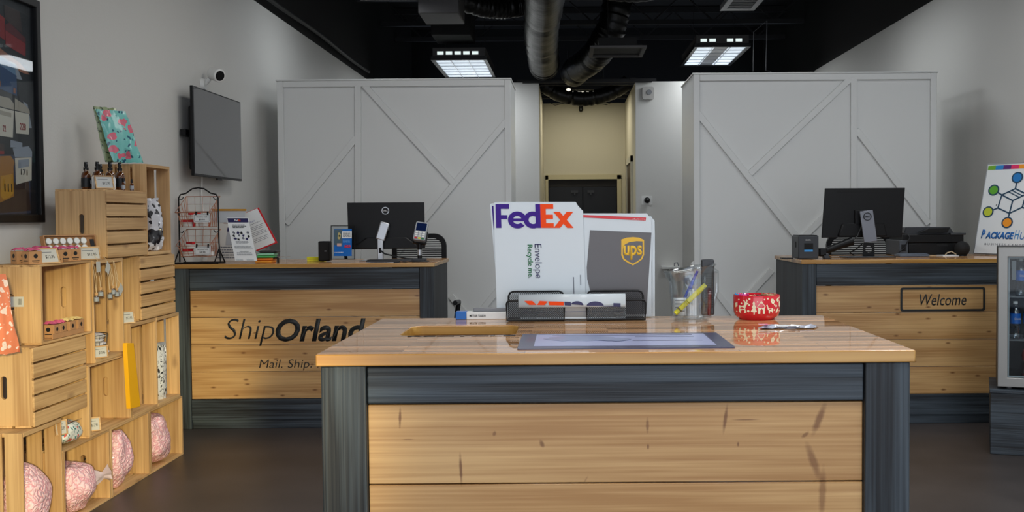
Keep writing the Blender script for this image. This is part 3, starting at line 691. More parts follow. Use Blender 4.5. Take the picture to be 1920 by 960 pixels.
# ================================================================== framed mailbox picture
xp = XL + .025
fa = WX(72, 10, xp); fb = WX(85, 417, xp); py1 = (fa.y+fb.y)/2; pz0 = fb.z; pz1 = fa.z + .02
py0 = py1 - .78
pc = thing('framed_picture', 'black-framed picture of old mailboxes on the left wall', 'picture', (XL, (py0+py1)/2, pz0))
hl = (py1-py0)/2; hh = pz1-pz0
def to_room(t): return ROOMX
part('frame', G().prism([(-hl, 0), (hl, 0), (hl, hh), (-hl, hh)], .03, ROOMX, [[(-hl+.035, .035), (hl-.035, .035), (hl-.035, hh-.035), (-hl+.035, hh-.035)]]), M['black'], pc, bevel=.003)
PM = {k: P('print_' + k, c, .4) for k, c in dict(back=(30, 31, 36), brown=(62, 46, 42), red=(140, 28, 34), darkred=(92, 22, 30), blue=(38, 70, 110), lightblue=(96, 128, 160), tan=(168, 158, 142), cream=(208, 200, 184), steel=(148, 154, 164), ochre=(196, 142, 40), gold=(166, 112, 44), nearblack=(18, 18, 22), copper=(160, 100, 70), slate=(62, 68, 88), wred=(150, 40, 40)).items()}
def pr(poly, m, k, name='print_shape'):
    g = G(); pts = []
    for u, v in poly:
        p = WX(u, v, xp); pts.append((p.y - pc.location.y, p.z - pc.location.z))
    g.prism(pts, .0004, TR(.0095 + .0005*k, 0, 0) @ ROOMX)
    return g
part('print', G().box(.002, .0092, -hl+.034, hl-.034, .034, hh-.034), PM['back'], pc)
prints = [
 ([(0, 290), (62, 290), (64, 400), (0, 402)], 'slate', 0), ([(0, 345), (60, 340), (64, 395), (0, 400)], 'brown', 1),
 ([(14, 8), (44, 22), (48, 62), (16, 36)], 'brown', 0),
 ([(0, 22), (15, 34), (16, 76), (0, 64)], 'red', 1), ([(0, 22), (15, 34), (15, 42), (0, 32)], 'wred', 2),
 ([(16, 46), (54, 78), (54, 106), (17, 84)], 'red', 1), ([(16, 46), (24, 42), (54, 72), (54, 82), (16, 56)], 'darkred', 2),
 ([(0, 84), (14, 96), (44, 118), (62, 140), (52, 138), (20, 122), (0, 110)], 'copper', 0),
 ([(0, 100), (36, 120), (48, 150), (0, 138)], 'steel', 1), ([(0, 104), (34, 122), (37, 150), (0, 136)], 'lightblue', 2), ([(0, 118), (37, 142), (38, 180), (0, 164)], 'blue', 3), ([(3, 150), (7, 152), (7, 162), (3, 160)], 'copper', 4), ([(31, 164), (35, 166), (35, 176), (31, 174)], 'copper', 4),
 ([(0, 178), (24, 184), (32, 194), (33, 206), (0, 198)], 'tan', 2), ([(0, 200), (32, 208), (30, 258), (0, 254)], 'cream', 3), ([(4, 206), (27, 212), (27, 220), (4, 214)], 'tan', 4),
 ([(34, 184), (52, 196), (61, 206), (62, 214), (34, 206)], 'tan', 2), ([(34, 208), (60, 214), (60, 252), (36, 250)], 'cream', 3),
 ([(50, 190), (58, 196), (66, 240), (60, 240)], 'steel', 0),
 ([(26, 262), (48, 268), (48, 278), (26, 276)], 'steel', 1), ([(30, 278), (60, 274), (66, 284), (66, 294), (34, 294)], 'steel', 2), ([(34, 296), (65, 295), (65, 338), (36, 346)], 'cream', 3), ([(40, 300), (60, 298), (60, 312), (40, 316)], 'steel', 4),
 ([(0, 268), (14, 270), (15, 288), (0, 288)], 'brown', 1), ([(0, 283), (14, 283), (14, 289), (0, 289)], 'wred', 2),
 ([(0, 293), (26, 292), (33, 302), (33, 310), (0, 316)], 'gold', 3), ([(5, 314), (31, 308), (32, 368), (6, 380)], 'gold', 4), ([(7, 330), (30, 326), (31, 362), (24, 370), (12, 374), (7, 368)], 'ochre', 5)]
for poly, m, k in prints: part('print_shape', pr(poly, m, k), PM[m], pc)
def ptext(s, u0, u1, v0, v1, m, k):
    a = WX(u0, v1, xp); b = WX(u1, v0, xp)
    text(pc, s, m, TR(.0095+.0005*k+.0004, (a.y+b.y)/2 - pc.location.y, (a.z+b.z)/2 - pc.location.z) @ ROOMX, w=b.y-a.y, h=b.z-a.z, ext=.0002, bold=.02)
ptext('22', 11, 17, 235, 246, PM['wred'], 4); ptext('228', 43, 54, 232, 243, PM['wred'], 4); ptext('111', 14, 28, 345, 359, PM['nearblack'], 6); ptext('171', 45, 57, 318, 328, PM['nearblack'], 4)  # house numbers in red and near-black print ink
part('glazing', G().box(.017, .0175, -hl+.034, hl-.034, .034, hh-.034), M['glass'], pc)
# ================================================================== drinks fridge on its stand
fang = math.radians(21)
fl = WY(1862, 600, 5.66); fxx = fl.x
R3 = Matrix.Rotation(-fang, 4, 'Z')
st = thing('fridge_stand', 'low black-stained wooden stand under the drinks fridge', 'stand', (fxx-.035, 5.60, 0), rz=-fang)
sth = .345
part('front_board', G().box(0, .52, 0, .02, 0, sth-.02), M['charcoal'], st, bevel=.003)
part('top_board', G().box(-.004, .524, -.005, .45, sth-.02, sth), M['charcoal'], st, bevel=.002)
part('side_board', G().box(0, .02, .02, .45, 0, sth-.021), M['charcoal_side'], st); part('side_board', G().box(.5, .52, .02, .45, 0, sth-.021), M['charcoal_side'], st)
fr_ = thing('drinks_fridge', 'silver-framed glass door drinks fridge at the right edge', 'fridge', (fxx, 5.60, sth + .012), rz=-fang)
fw, fh, fd = .46, .735, .40
part('cabinet_shell', G().box(0, .02, .05, fd, 0, fh).box(fw-.02, fw, .05, fd, 0, fh).box(.02, fw-.02, fd-.02, fd, 0, fh).box(.02, fw-.02, .05, fd-.02, 0, .05).box(.02, fw-.02, .05, fd-.02, fh-.05, fh), P('fridge_black_shell', (20, 22, 24), .5), fr_)
dr = part('door_frame', G().prism([(0, 0), (fw, 0), (fw, fh), (0, fh)], .045, TR(0, .045, 0) @ FRONT, [[(.05, .05), (fw-.05, .05), (fw-.05, fh-.05), (.05, fh-.05)]]), P('fridge_steel_frame', (152, 150, 146), .38, metal=.55), fr_, bevel=.004)
part('door_gasket', G().prism([(.045, .045), (fw-.045, .045), (fw-.045, fh-.045), (.045, fh-.045)], .004, TR(0, .03, 0) @ FRONT, [[(.058, .058), (fw-.058, .058), (fw-.058, fh-.058), (.058, fh-.058)]]), P('door_gasket_pale', (170, 176, 178), .4), fr_)
part('door_glass', G().box(.05, fw-.05, .014, .018, .05, fh-.05), M['fridgeglass'], fr_)
for z in (.24, .47): part('wire_shelf', (lambda g: [g.cyl((.025, y, z), (fw-.025, y, z), .0025, n=6) for y in (.07, .13, .19, .25, .31, .36)] and g)(G()), M['silver'], fr_)
part('instruction_label', G().box(.068, .088, .010, .0135, fh-.17, fh-.07), P('pale_label', (120, 130, 136), .5), fr_)
part('foot', G().cyl((.06, .06, -.012), (.06, .06, 0), .014), M['grey'], fr_); part('foot', G().cyl((fw-.06, .06, -.012), (fw-.06, .06, 0), .014), M['grey'], fr_)
part('foot', G().cyl((.06, fd-.05, -.012), (.06, fd-.05, 0), .014), M['grey'], fr_); part('foot', G().cyl((fw-.06, fd-.05, -.012), (fw-.06, fd-.05, 0), .014), M['grey'], fr_)
def fpos(lx, ly, lz): return Vector((fxx, 5.60, sth + .012)) + (R3 @ Vector((lx, ly, lz)))
def wbottle(label):
    t = thing('water_bottle', label, 'bottle', (0, 0, 0), group='water bottles in the fridge')
    prof = [(0, .0), (.026, 0), (.030, .006), (.030, .03)]
    for k in range(6): prof += [(.0275, .034+k*.0085), (.030, .038+k*.0085)]
    prof += [(.030, .15), (.0275, .165), (.018, .185), (.0115, .195), (.0115, .205)]
    part('bottle_body', G().lathe([(a*.93, b*.93) for a, b in prof], n=24), M['water'], t)
    part('label_band', G().lathe([(.0286, .082), (.0286, .136)], n=24), P('water_label_blue', (30, 110, 205), .35), t)
    text(t, 'Orlando', M['white'], TR(0, -.0292, .109) @ FRONT, w=.034, h=.012, ext=.0002)
    part('cap', G().cyl((0, 0, .186), (0, 0, .20), .0125, n=20), M['white'], t)
    return t
wb = wbottle('blue-labelled water bottle on the top fridge shelf, nearest the frame')
wb.location = fpos(.115, .13, .4735)
zt = (.4735, .2435)
dup(wb, fpos(.18, .14, .4735), (0, 0, 0), 'blue-labelled water bottle on the top fridge shelf, right one at the edge')
dup(wb, fpos(.09, .13, .2435), (0, 0, 0), 'blue-labelled water bottle on the middle fridge shelf, nearest the frame')
dup(wb, fpos(.158, .15, .2435), (0, 0, 0), 'blue-labelled water bottle on the middle fridge shelf, second from the frame')
sb = thing('sports_drink', 'red sports drink bottle on the fridge floor', 'bottle', fpos(.155, .12, .0505))
part('bottle_body', G().lathe([(0, 0), (.032, 0), (.035, .01), (.035, .05), (.031, .08), (.035, .11), (.030, .135), (.017, .155), (.017, .165)], n=24), P('dark_red_drink', (110, 14, 24), .15, coat=.8), sb)
part('cap', G().cyl((0, 0, .163), (0, 0, .185), .019, n=20), P('orange_red_cap', (214, 70, 40), .4), sb)
part('label_band', G().lathe([(.0356, .012), (.0356, .05), (.0318, .08)], n=24), P('dark_label', (40, 22, 26), .4), sb)
text(sb, 'G', M['white'], TR(-.004, -.0362, .035) @ FRONT, h=.03, bold=.04, ext=.0003)
# ================================================================== quad boards (leaflets, signs)
def board(name, label, cat, quad, Ys, th, mat, group=None, origin=None):
    """four photo corners (BL, BR, TR, TL) with their distances -> a real leaning board; returns (thing, matrix unit->local)"""
    p = [WY(q[0], q[1], y) for q, y in zip(quad, Ys)]
    dz_ = max(0, 1.004 - min(p[0].z, p[1].z)); p = [a + Vector((0, 0, dz_)) for a in p]
    o = (p[0]+p[1])/2; t = thing(name, label, cat, o, group=group)
    bl = p[0]-o; ex = p[1]-p[0]; ey = ((p[3]-p[0]) + (p[2]-p[1]))/2; n = ex.cross(ey).normalized()
    Mq = Matrix((ex, ey, n)).transposed().to_4x4(); Mq.translation = bl
    part('sheet', G().prism([(0, 0), (1, 0), (1, 1), (0, 1)], -th, Mq), mat, t, smooth=False)
    return t, Mq
def on(t, Mq, x0, x1, y0, y1, mat, lift=.0008, name='print_block', th=.0004, poly=None):
    return part(name, G().prism(poly or [(x0, y0), (x1, y0), (x1, y1), (x0, y1)], th, Mq @ TR(0, 0, lift)), mat, t, smooth=False)
def onp(t, Mq, poly, mat, lift=.0012, name='print_shape', holes=()):
    return part(name, G().prism(poly, .0004, Mq @ TR(0, 0, lift), holes), mat, t, smooth=False)
def ont(t, Mq, s, x, y, w, h, mat, lift=.0016, **k):
    return text(t, s, mat, Mq @ TR(x, y, lift), w=w, h=h, ext=.0002, **k)
def lines(t, Mq, x0, x1, ys, hgt, mat, name='text_lines', jit=.12, lift=.0012):
    g = G(); rnd = random.Random(int(x0*100)+len(ys))
    for y in ys:
        a = x0; e = x1 - rnd.random()*jit*(x1-x0)
        while a < e:
            b = min(e, a + rnd.uniform(.04, .12)); g.prism([(a, y), (b, y), (b, y+hgt), (a, y+hgt)], .0003, Mq @ TR(0, 0, lift)); a = b + .015
    return part(name, g, mat, t, smooth=False)
# ================================================================== things on the centre counter
CT_ = 1.0
def fedex_logo(t, Mq, x, y, w, h, mp=None, mo=None, lift=.001):
    """word mark made of solid letters; unit cap height, 2.97 wide"""
    mp = mp or M['purple']; mo = mo or M['orange']; k = w/2.97
    A = Mq @ TR(x, y, lift) @ Matrix.Diagonal((k, h, 1, 1)); cnt = [0]
    def put(poly, m, holes=(), nm='letter'):
        cnt[0] += 1; part(nm, G().prism(poly, .0003, A @ TR(0, 0, .00008*cnt[0]), holes), m, t, smooth=False)
    put([(0, 0), (.2, 0), (.2, .37), (.44, .37), (.44, .54), (.2, .54), (.2, .8), (.52, .8), (.52, 1), (0, 1)], mp)
    def arc(cx, cy, r0, r1, a0, a1, n=22, ry=1.0):
        o = [(cx + r1*math.cos(math.radians(a0+(a1-a0)*i/n)), cy + ry*r1*math.sin(math.radians(a0+(a1-a0)*i/n))) for i in range(n+1)]
        i_ = [(cx + r0*math.cos(math.radians(a1-(a1-a0)*i/n)), cy + ry*r0*math.sin(math.radians(a1-(a1-a0)*i/n))) for i in range(n+1)]
        return o + i_
    put(arc(.82, .335, .17, .36, 8, 318), mp); put([(.6, .28), (1.16, .28), (1.175, .40), (.6, .40)], mp)
    put(arc(1.42, .335, .17, .36, 0, 359.9), mp); put([(1.52, 0), (1.71, 0), (1.71, 1), (1.52, 1)], mp)
    put([(1.71, 0), (2.21, 0), (2.21, .2), (1.92, .2), (1.92, .38), (2.19, .38), (2.19, .56), (1.92, .56), (1.92, .8), (2.21, .8), (2.21, 1), (1.71, 1)], mo)
    put([(2.2, 0), (2.45, 0), (2.97, .68), (2.72, .68)], mo); put([(2.72, 0), (2.97, 0), (2.45, .68), (2.2, .68)], mo)
def envelope(label, quad, Ys, mat, th=.0018, name='cardboard_envelope', cat='envelope', notch=.07, group=None):
    p = [WY(q[0], q[1], y) for q, y in zip(quad, Ys)]
    o = (p[0]+p[1])/2; o.z = max(o.z, CT_); t = thing(name, label, cat, o, group=group)
    bl = p[0]-o; ex = p[1]-p[0]; ey = ((p[3]-p[0]) + (p[2]-p[1]))/2; n = ex.cross(ey).normalized()
    Mq = Matrix((ex, ey, n)).transposed().to_4x4(); Mq.translation = bl
    poly = [(0, 0), (1, 0), (1, 1-notch), (1-notch*.7, 1-notch*.45), (1-notch, 1), (.015, 1), (0, .99)]
    part('card', G().prism(poly, -th, Mq), mat, t, smooth=False)
    return t, Mq
gE = 'courier envelopes standing in the mesh holder'
E = M['envelope']
# back envelopes of the fan first
for i, (lb, q, Y) in enumerate([
  ('white courier envelope at the back of the fan, its top corner highest', [(942, 594), (1096, 594), (1089, 371), (930, 386)], 2.800),
  ('white courier envelope in the fan with a sliver of red stripe on its top edge', [(938, 594), (1094, 594), (1082, 376), (922, 390)], 2.794),
  ('white courier envelope leaning left in the fan, purple letter edge showing', [(936, 594), (1092, 594), (1078, 378), (916, 385)], 2.788)]):
    t, Mq = envelope(lb, q, [Y]*4, E, notch=.05)
    if i == 1: on(t, Mq, .42, .70, .975, .983, M['red'], name='red_stripe')
    if i == 2: fedex_logo(t, Mq, .02, .768, .84, .21)
    g = G()
    for k in range(3): g.cyl((Mq @ Vector((.945, .96-.035*k, 0))), (Mq @ Vector((.945, .96-.035*k, .0))) + Vector((0, -.0008, 0)), .0022, n=10)
    part('punch_dots', g, M['ink'], t)
t, Mq = envelope('front white courier envelope with purple and orange logo', [(932, 593.5), (1099, 593.5), (1092, 377), (926, 382)], [2.781, 2.781, 2.783, 2.783], E, notch=.075)
fedex_logo(t, Mq, .022, .777, .868, .208)
def uq(q, u, v):
    (bl, br, tr_, tl) = q; tt = (bl[1]-v)/(bl[1]-tl[1]); l = bl[0]+(tl[0]-bl[0])*tt; r = br[0]+(tr_[0]-br[0])*tt
    return (u-l)/(r-l), tt
FQ = [(932, 593.5), (1099, 593.5), (1092, 377), (926, 382)]
def vtext(t, Mq, s, u0, u1, v0, v1, q, mat, bold=0, Y=2.781, lift=.0016):
    """lettering running downwards (turned a quarter clockwise)"""
    a = uq(q, u0, v1); b = uq(q, u1, v0)
    cx, cy = (a[0]+b[0])/2, (a[1]+b[1])/2; wx = Mq.col[0].length; wy = Mq.col[1].length
    Rr = Matrix.Diagonal((1/wx, 1/wy, 1, 1)) @ Matrix.Rotation(-PI/2, 4, 'Z')
    return text(t, s, mat, Mq @ TR(cx, cy, lift) @ Rr, w=(b[1]-a[1])*wy, h=(b[0]-a[0])*wx, ext=.0002, bold=bold)
vtext(t, Mq, 'Envelope', 1000, 1015, 459, 522, FQ, M['navy'], bold=-.005)
vtext(t, Mq, 'Recycle me.', 988, 998.5, 460, 522, FQ, M['green'], bold=.012)
g = G(); 
for v0, v1, u in ((520, 552, 1075), (516, 535, 1088)):
    a = uq(FQ, u, v1); b = uq(FQ, u+(.8), v0); g.prism([a, (b[0], a[1]), b, (a[0], b[1])], .0003, Mq @ TR(0, 0, .001))
part('fine_print', g, M['greyink'], t, smooth=False)
# grey-brown parcel envelopes
UQ = [(1100, 593), (1222, 593), (1223, 404), (1095, 398)]
UQ = [(1058, 593), (1222, 593), (1222, 404), (1056, 396)]
for i, (lb, q, Y) in enumerate([
  ('rearmost white-edged envelope at the right end of the holder', [(1064, 593), (1228, 593), (1229, 414), (1062, 408)], 2.800),
  ('middle white-edged envelope at the right end of the holder, turned slightly', [(1056, 593), (1214, 593), (1230, 409), (1068, 402)], 2.796)]):
    t, Mq = envelope(lb, q, [Y]*4, E, notch=.045); on(t, Mq, .10, .965, .03, .88, M['brownenv'], name='brown_print')
t, Mq = envelope('front envelope with large brown print and gold shield', UQ, [2.789]*4, E, notch=.05)
pl = [uq(UQ, *p) for p in ((1113, 589), (1107, 546), (1101, 522), (1100, 500), (1106, 428), (1222, 433), (1212, 589))]
on(t, Mq, 0, 0, 0, 0, M['brownenv'], poly=pl, name='brown_print')
on(t, Mq, 0, 0, 0, 0, M['red'], poly=[uq(UQ, *p) for p in ((1060, 397.5), (1212, 404), (1211, 410), (1060, 402))], name='red_stripe', lift=.0011)
q0 = uq(UQ, 1197, 407); text(t, 'Extremely Urgent', M['paper'], Mq @ TR(q0[0], q0[1], .0018) @ Matrix.Rotation(PI, 4, 'Z'), w=.15, h=.014, ext=.0002)
def U(*pts): return [uq(UQ, *p) for p in pts]
sh_o = [(1165, 446), (1175, 442.5), (1187, 441.3), (1199, 442.5), (1208, 447), (1208, 475), (1204, 484), (1196, 490), (1187, 495.5), (1178, 491), (1169, 485), (1165, 476)]
def scl(pts, c, k): return [(c[0]+(x-c[0])*k, c[1]+(y-c[1])*k) for x, y in pts]
on(t, Mq, 0,0,0,0, M['shieldgold'], poly=U(*sh_o), name='shield', lift=.0014)
on(t, Mq, 0,0,0,0, M['brownenv'], poly=U((1168, 464), (1171, 456), (1180, 451), (1194, 449), (1205, 449.5), (1205.3, 474), (1202, 482), (1195, 487.5), (1187, 492), (1179, 488), (1171, 482.5), (1168, 474)), name='shield_field', lift=.0019)
a = uq(UQ, 1169, 485); b = uq(UQ, 1204, 457)
ont(t, Mq, 'ups', (a[0]+b[0])/2, (a[1]+b[1])/2, b[0]-a[0], b[1]-a[1], M['shieldgold'], lift=.0024, bold=.03)
# black mesh holder
hx0, hx1 = WY(951, 598, 2.72).x, WY(1209, 598, 2.72).x; hc = (hx0+hx1)/2; hw = (hx1-hx0)/2
mh = thing('mesh_holder', 'black wire mesh desk holder in front of the standing envelopes', 'desk organiser', (hc, 2.715, CT_))
def hz(v, Y): return WY(1062, v, Y).z - CT_
zf = hz(563, 2.70); zb = hz(546, 2.755)
gx0 = WY(1058, 590, 2.70).x - hc; gx1 = WY(1100, 590, 2.70).x - hc
def panel(x0, x1, y, zt, r=.008, n=5):
    pts = [(x0, .004), (x1, .004), (x1, zt-r), (x1-r*.3, zt-r*.3), (x1-r, zt), (x0+r, zt), (x0+r*.3, zt-r*.3), (x0, zt-r)]
    part('mesh_panel', G().prism(pts, .0006, TR(0, y, 0) @ FRONT), M['mesh'], mh, smooth=False)
    part('wire_rim', G().tube([(p[0], y, p[1]) for p in pts], .0024, 8, closed=True), M['wire'], mh)
panel(-hw, gx0, -.019, zf); panel(gx1, hw, -.019, zf)
bx0 = WY(1057, 590, 2.755).x - hc; bx1 = WY(1101, 590, 2.755).x - hc
panel(-hw+.002, bx0, .040, zb, r=.012); panel(bx1, hw-.002, .040, zb, r=.012)
part('mesh_base', G().box(-hw, hw, -.019, .040, .003, .0036), M['mesh'], mh, smooth=False)
for s in (-1, 1):
    part('mesh_side', G().quad((s*hw, -.019, .004), (s*hw, .040, .004), (s*hw, .040, zb-.01), (s*hw, -.019, zf-.006)), M['mesh'], mh, smooth=False)
# envelopes lying on edge in the holder
ex0, ex1 = WY(975, 590, 2.705).x, WY(1173, 590, 2.705).x; ec = (ex0+ex1)/2; ew = (ex1-ex0)/2
for i in range(4):
    y = 2.7015 + i*.0085; zt = .046 + .003*i
    e = thing('cardboard_envelope', ['white envelope lying on its side in the mesh holder, second from the front', 'white envelope lying on its side in the mesh holder, third from the front', 'white envelope lying on its side in the mesh holder, fourth from the front', 'white envelope lying on its side in the mesh holder, rearmost'][i], 'envelope', (ec + .002*(i % 2), y, CT_+.005))
    part('card', G().box(-ew+.004*i, ew-.003*i, 0, .0045, 0, zt), E, e, bevel=.0015)
    part('fold_line', G().box(-ew+.006+.004*i, ew-.006-.003*i, -.0006, -.0002, .018+.002*i, .0195+.002*i), M['navy'], e, smooth=False)
    if i == 0:
        part('orange_print', G().box(-.062, -.034, -.0006, -.0002, .033, .044), M['orange'], e, smooth=False)
        part('purple_print', G().box(-.032, -.017, -.0006, -.0002, .033, .044), M['navy'], e, smooth=False)
fe = thing('cardboard_envelope', 'white envelope bent over the front rim of the holder, logo upside down', 'envelope', (ec-.002, 2.69, CT_+.005))
f0 = WY(974, 552, 2.69); f1 = WY(1175, 575, 2.69); zt = f0.z - CT_ - .005; zl = f1.z - CT_ - .005; ew2 = (f1.x-f0.x)/2
prof = [(.013, .005), (.0128, zt-.008), (.009, zt-.001), (.004, zt), (0, zt-.004), (-.002, zl+.008), (-.003, zl)]
g = G(); L = [g.v((-ew2, y, z)) for y, z in prof] ; Rr = [g.v((ew2, y, z)) for y, z in prof]
for i in range(len(prof)-1): g.fa([L[i], Rr[i], Rr[i+1], L[i+1]])
o_ = part('card', g, E, fe); sd_ = o_.modifiers.new('thick', 'SOLIDIFY'); sd_.thickness = .0016; sd_.offset = -1
def fp(poly, m, nm='logo_letter'):
    pts = []
    for u, v in poly:
        p = WY(u, v, 2.688); pts.append((p.x-fe.location.x, p.z-fe.location.z))
    part(nm, G().prism(pts, .0004, TR(0, -.0042, 0) @ FRONT), m, fe, smooth=False)
NV = M['navy']
fp([(983, 564), (998, 564), (1006, 571.5), (992, 571.5)], M['orange']); fp([(1012, 564), (1027, 565), (1021, 571.8), (1007, 571.8)], M['orange'])
fp([(1028, 565), (1057, 565.5), (1057, 572.5), (1030, 572)], M['orange']); fp([(1058, 565.5), (1070, 565.8), (1071, 572.8), (1059, 572.5)], NV)
fp([(1070, 569)] + [(1082 + 12*math.cos(a), 572.5 - 8*math.sin(a)) for a in [PI - PI*i/10 for i in range(11)]], NV)
fp([(1116 + 16*math.cos(a), 573 - 8*math.sin(a)) for a in [PI - PI*i/10 for i in range(11)]], NV)
fp([(1130, 573), (1164, 574), (1164, 575.3), (1130, 574.4)], NV); fp([(1150, 568), (1163.5, 568.5), (1163.5, 574.5), (1150, 574)], NV)
# weighing scale at the back edge
a = WY(857, 594, 2.80); b = WY(950, 582, 2.80)
ws = thing('postal_scale', 'white scale with a blue end at the back edge of the centre counter', 'scale', ((a.x+b.x)/2, 2.775, CT_)); hw = (b.x-a.x)/2; hh = b.z - CT_
part('scale_body', G().box(-hw+.028, hw, -.012, .02, 0, hh), M['white'], ws, bevel=.0015)
part('blue_end', G().box(-hw, -hw+.028, -.013, .02, 0, hh+.0005), M['blue'], ws, bevel=.0015)
text(ws, 'METTLER TOLEDO', M['ink'], TR(-.008, -.0126, hh*.5) @ FRONT, w=.042, h=.0055, bold=.02, ext=.0002)
part('weighing_pan', G().box(-.02, hw, -.005, .02, hh, hh+.009), M['grey'], ws, bevel=.002)
# laminated counter mat with blotches of a map
p = [WZ(971, 656.5, CT_), WZ(1382, 652.5, CT_), WZ(1340, 625.5, CT_), WZ(979, 627.5, CT_)]
mx0 = (p[0].x+p[3].x)/2; mx1 = (p[1].x+p[2].x)/2; my0 = (p[0].y+p[1].y)/2; my1 = (p[2].y+p[3].y)/2
mt = thing('counter_mat', 'dark-bordered laminated map mat lying flat on the centre counter', 'mat', ((mx0+mx1)/2, my0, CT_))
W2 = (mx1-mx0)/2; DD = my1-my0
part('mat_sheet', G().prism(rrect(-W2, W2, 0, DD, .006), .0022), M['slate'], mt)
part('printed_field', G().box(-W2+.032, W2-.032, .04, DD-.022, .0022, .0026), M['lavender'], mt, smooth=False)
rn = random.Random(3)
def blob(cx, cy, rx, ry, n=26): return [(cx + rx*math.cos(2*PI*k/n)*(1+rn.uniform(-.16, .16)), cy + ry*math.sin(2*PI*k/n)*(1+rn.uniform(-.2, .2))) for k in range(n)]
part('map_shape', G().prism(blob(-.085, .17, .075, .05), .0003, TR(0, 0, .0027)), M['mapgrey'], mt, smooth=False)
part('map_shape', G().prism(blob(-.02, .145, .035, .03), .0003, TR(0, 0, .0034)), M['mapgrey'], mt, smooth=False)
part('map_line', G().box(.02, W2-.05, .12, .124, .0027, .003).box(-.15, W2-.06, .226, .231, .0027, .003).box(.03, W2-.06, .19, .193, .0027, .003), M['slate'], mt, smooth=False)
# clear pitcher
pb = WZ(1300, 604, CT_); pt = thing('clear_pitcher', 'clear plastic pitcher holding pens and a highlighter', 'pitcher', (pb.x, pb.y+.045, CT_))
k = 2.69/2000
r0, r1 = 38*k, 42.5*k; hL = WY(1256, 510, 2.68).z - CT_; hR = WY(1345, 496, 2.68).z - CT_
g = G(); n = 48; nz_ = 9; rings = []
for j in range(nz_+1):
    ring = []
    for i in range(n):
        a = 2*PI*i/n; cx = math.cos(a); s_ = (cx+1)/2; s_ = s_*s_*(3-2*s_)
        ht_ = hL + (hR-hL)*s_; f = j/nz_; r = r0 + (r1-r0)*f + (.0035 if j == nz_ else 0) + (.008*max(0, -cx)**6 if j >= nz_-1 else 0)
        ring.append(g.v((r*cx, r*math.sin(a), .008 + (ht_-.008)*f)))
    rings.append(ring)
for a_, b_ in zip(rings, rings[1:]):
    for i in range(n): g.fa([a_[i], a_[(i+1)%n], b_[(i+1)%n], b_[i]])
inner = []
for j in range(nz_, -1, -1):
    inner.append([g.v((v.co.x*.955, v.co.y*.955, v.co.z + (.004 if j == 0 else 0))) for v in rings[j]])
for i in range(n): g.fa([rings[-1][i], rings[-1][(i+1)%n], inner[0][(i+1)%n], inner[0][i]])
for a_, b_ in zip(inner, inner[1:]):
    for i in range(n): g.fa([a_[i], a_[(i+1)%n], b_[(i+1)%n], b_[i]])
g.fa(inner[-1])
part('pitcher_body', g, M['clear'], pt)
part('foot_ring', G().lathe([(0, .008), (r0, .008), (r0*.84, .004), (r0*.84, 0), (r0*.76, 0), (r0*.76, .005), (0, .005)], n=48), M['clear'], pt)
rimp = []
for i in range(64):
    a = 2*PI*i/64; cx = math.cos(a); s_ = (cx+1)/2; s_ = s_*s_*(3-2*s_); r = r1+.0045+.008*max(0, -cx)**6; rimp.append((r*cx, r*math.sin(a), hL+(hR-hL)*s_))
part('rim', G().tube(rimp, .0022, 8, closed=True), M['clear'], pt)
for ang in (-60, -115, 200, 20):
    a = math.radians(ang); part('moulded_rib', G().bar((r0*math.cos(a), r0*math.sin(a), .01), (r1*math.cos(a), r1*math.sin(a), hL*.93), .003, .003), M['clear'], pt)
part('handle', G().tube([(r1*.98, .0, hR*.9), (r1+.012, .035, hR*.86), (r1+.014, .045, hR*.5), (r1*.95, .03, .02)], .006, 10), M['clear'], pt)
def inp(u, v, y): q = WY(u, v, pb.y+.045+y); return Vector((q.x, q.y, q.z))
def stick(name, label, cat, a, b, r, mats, capfrac=.3, mark=None):
    a = Vector(a); b = Vector(b); d = (b-a); t = thing(name, label, cat, a); d = b - a
    part('barrel', G().cyl((0, 0, 0), d*(1-capfrac), r*.94, r, 16), mats[0], t, bevel=r*.15)
    part('cap', G().cyl(d*(1-capfrac), d, r*1.08, r*.85, 16), mats[1], t, bevel=r*.15)
    return t, d
z_in = .0125
a = inp(1266, 588, -.026); a.z = max(a.z, CT_+z_in); hl, d = stick('highlighter', 'yellow highlighter slanting inside the clear pitcher', 'highlighter', a, inp(1323, 534, -.02), .0065, (M['yellow'], M['yellow']))
part('printed_mark', (lambda g: [g.cyl(d*f0_, d*f1_, .0067, .0067, 16, cap=False) for f0_, f1_ in ((.12, .16), (.36, .37), (.40, .41))] and g)(G()), P('olive_mark', (92, 92, 30), .5), hl)
a = inp(1268, 586, .004); a.z = CT_+z_in; stick('pen', 'blue pen leaning in the clear pitcher behind the highlighter', 'pen', a, inp(1308, 508, .022), .0038, (M['penblue'], M['penblue']))
a = inp(1276, 586, -.012); a.z = CT_+z_in; stick('pen', 'clear-barrelled pen with blue cap in the pitcher', 'pen', a, inp(1302, 520, .0), .0034, (M['clear'], M['penblue']))
a = inp(1330, 588, .0); a.z = CT_+z_in; stick('pen', 'brown pen standing at the right side inside the pitcher', 'pen', a, inp(1331, 535, .012), .0042, (P('brown_pen', (120, 66, 56), .3), P('pale_pen_cap', (180, 176, 172), .4)))
# remote
a = inp(1327, 588, .012); rc_ = thing('remote_control', 'dark ridged remote control standing in the pitcher', 'remote control', (a.x, a.y, CT_+z_in)); hr = WY(1327, 486, pb.y+.06).z - CT_ - z_in
part('case', G().box(-.0165, .0165, -.006, .006, 0, hr), M['darkgrey'], rc_, bevel=.004, seg=3)
part('ridges', (lambda g: [g.box(-.013, .013, -.0072, -.006, .02+.006*i, .0225+.006*i) for i in range(15)] and g)(G()), M['black'], rc_)
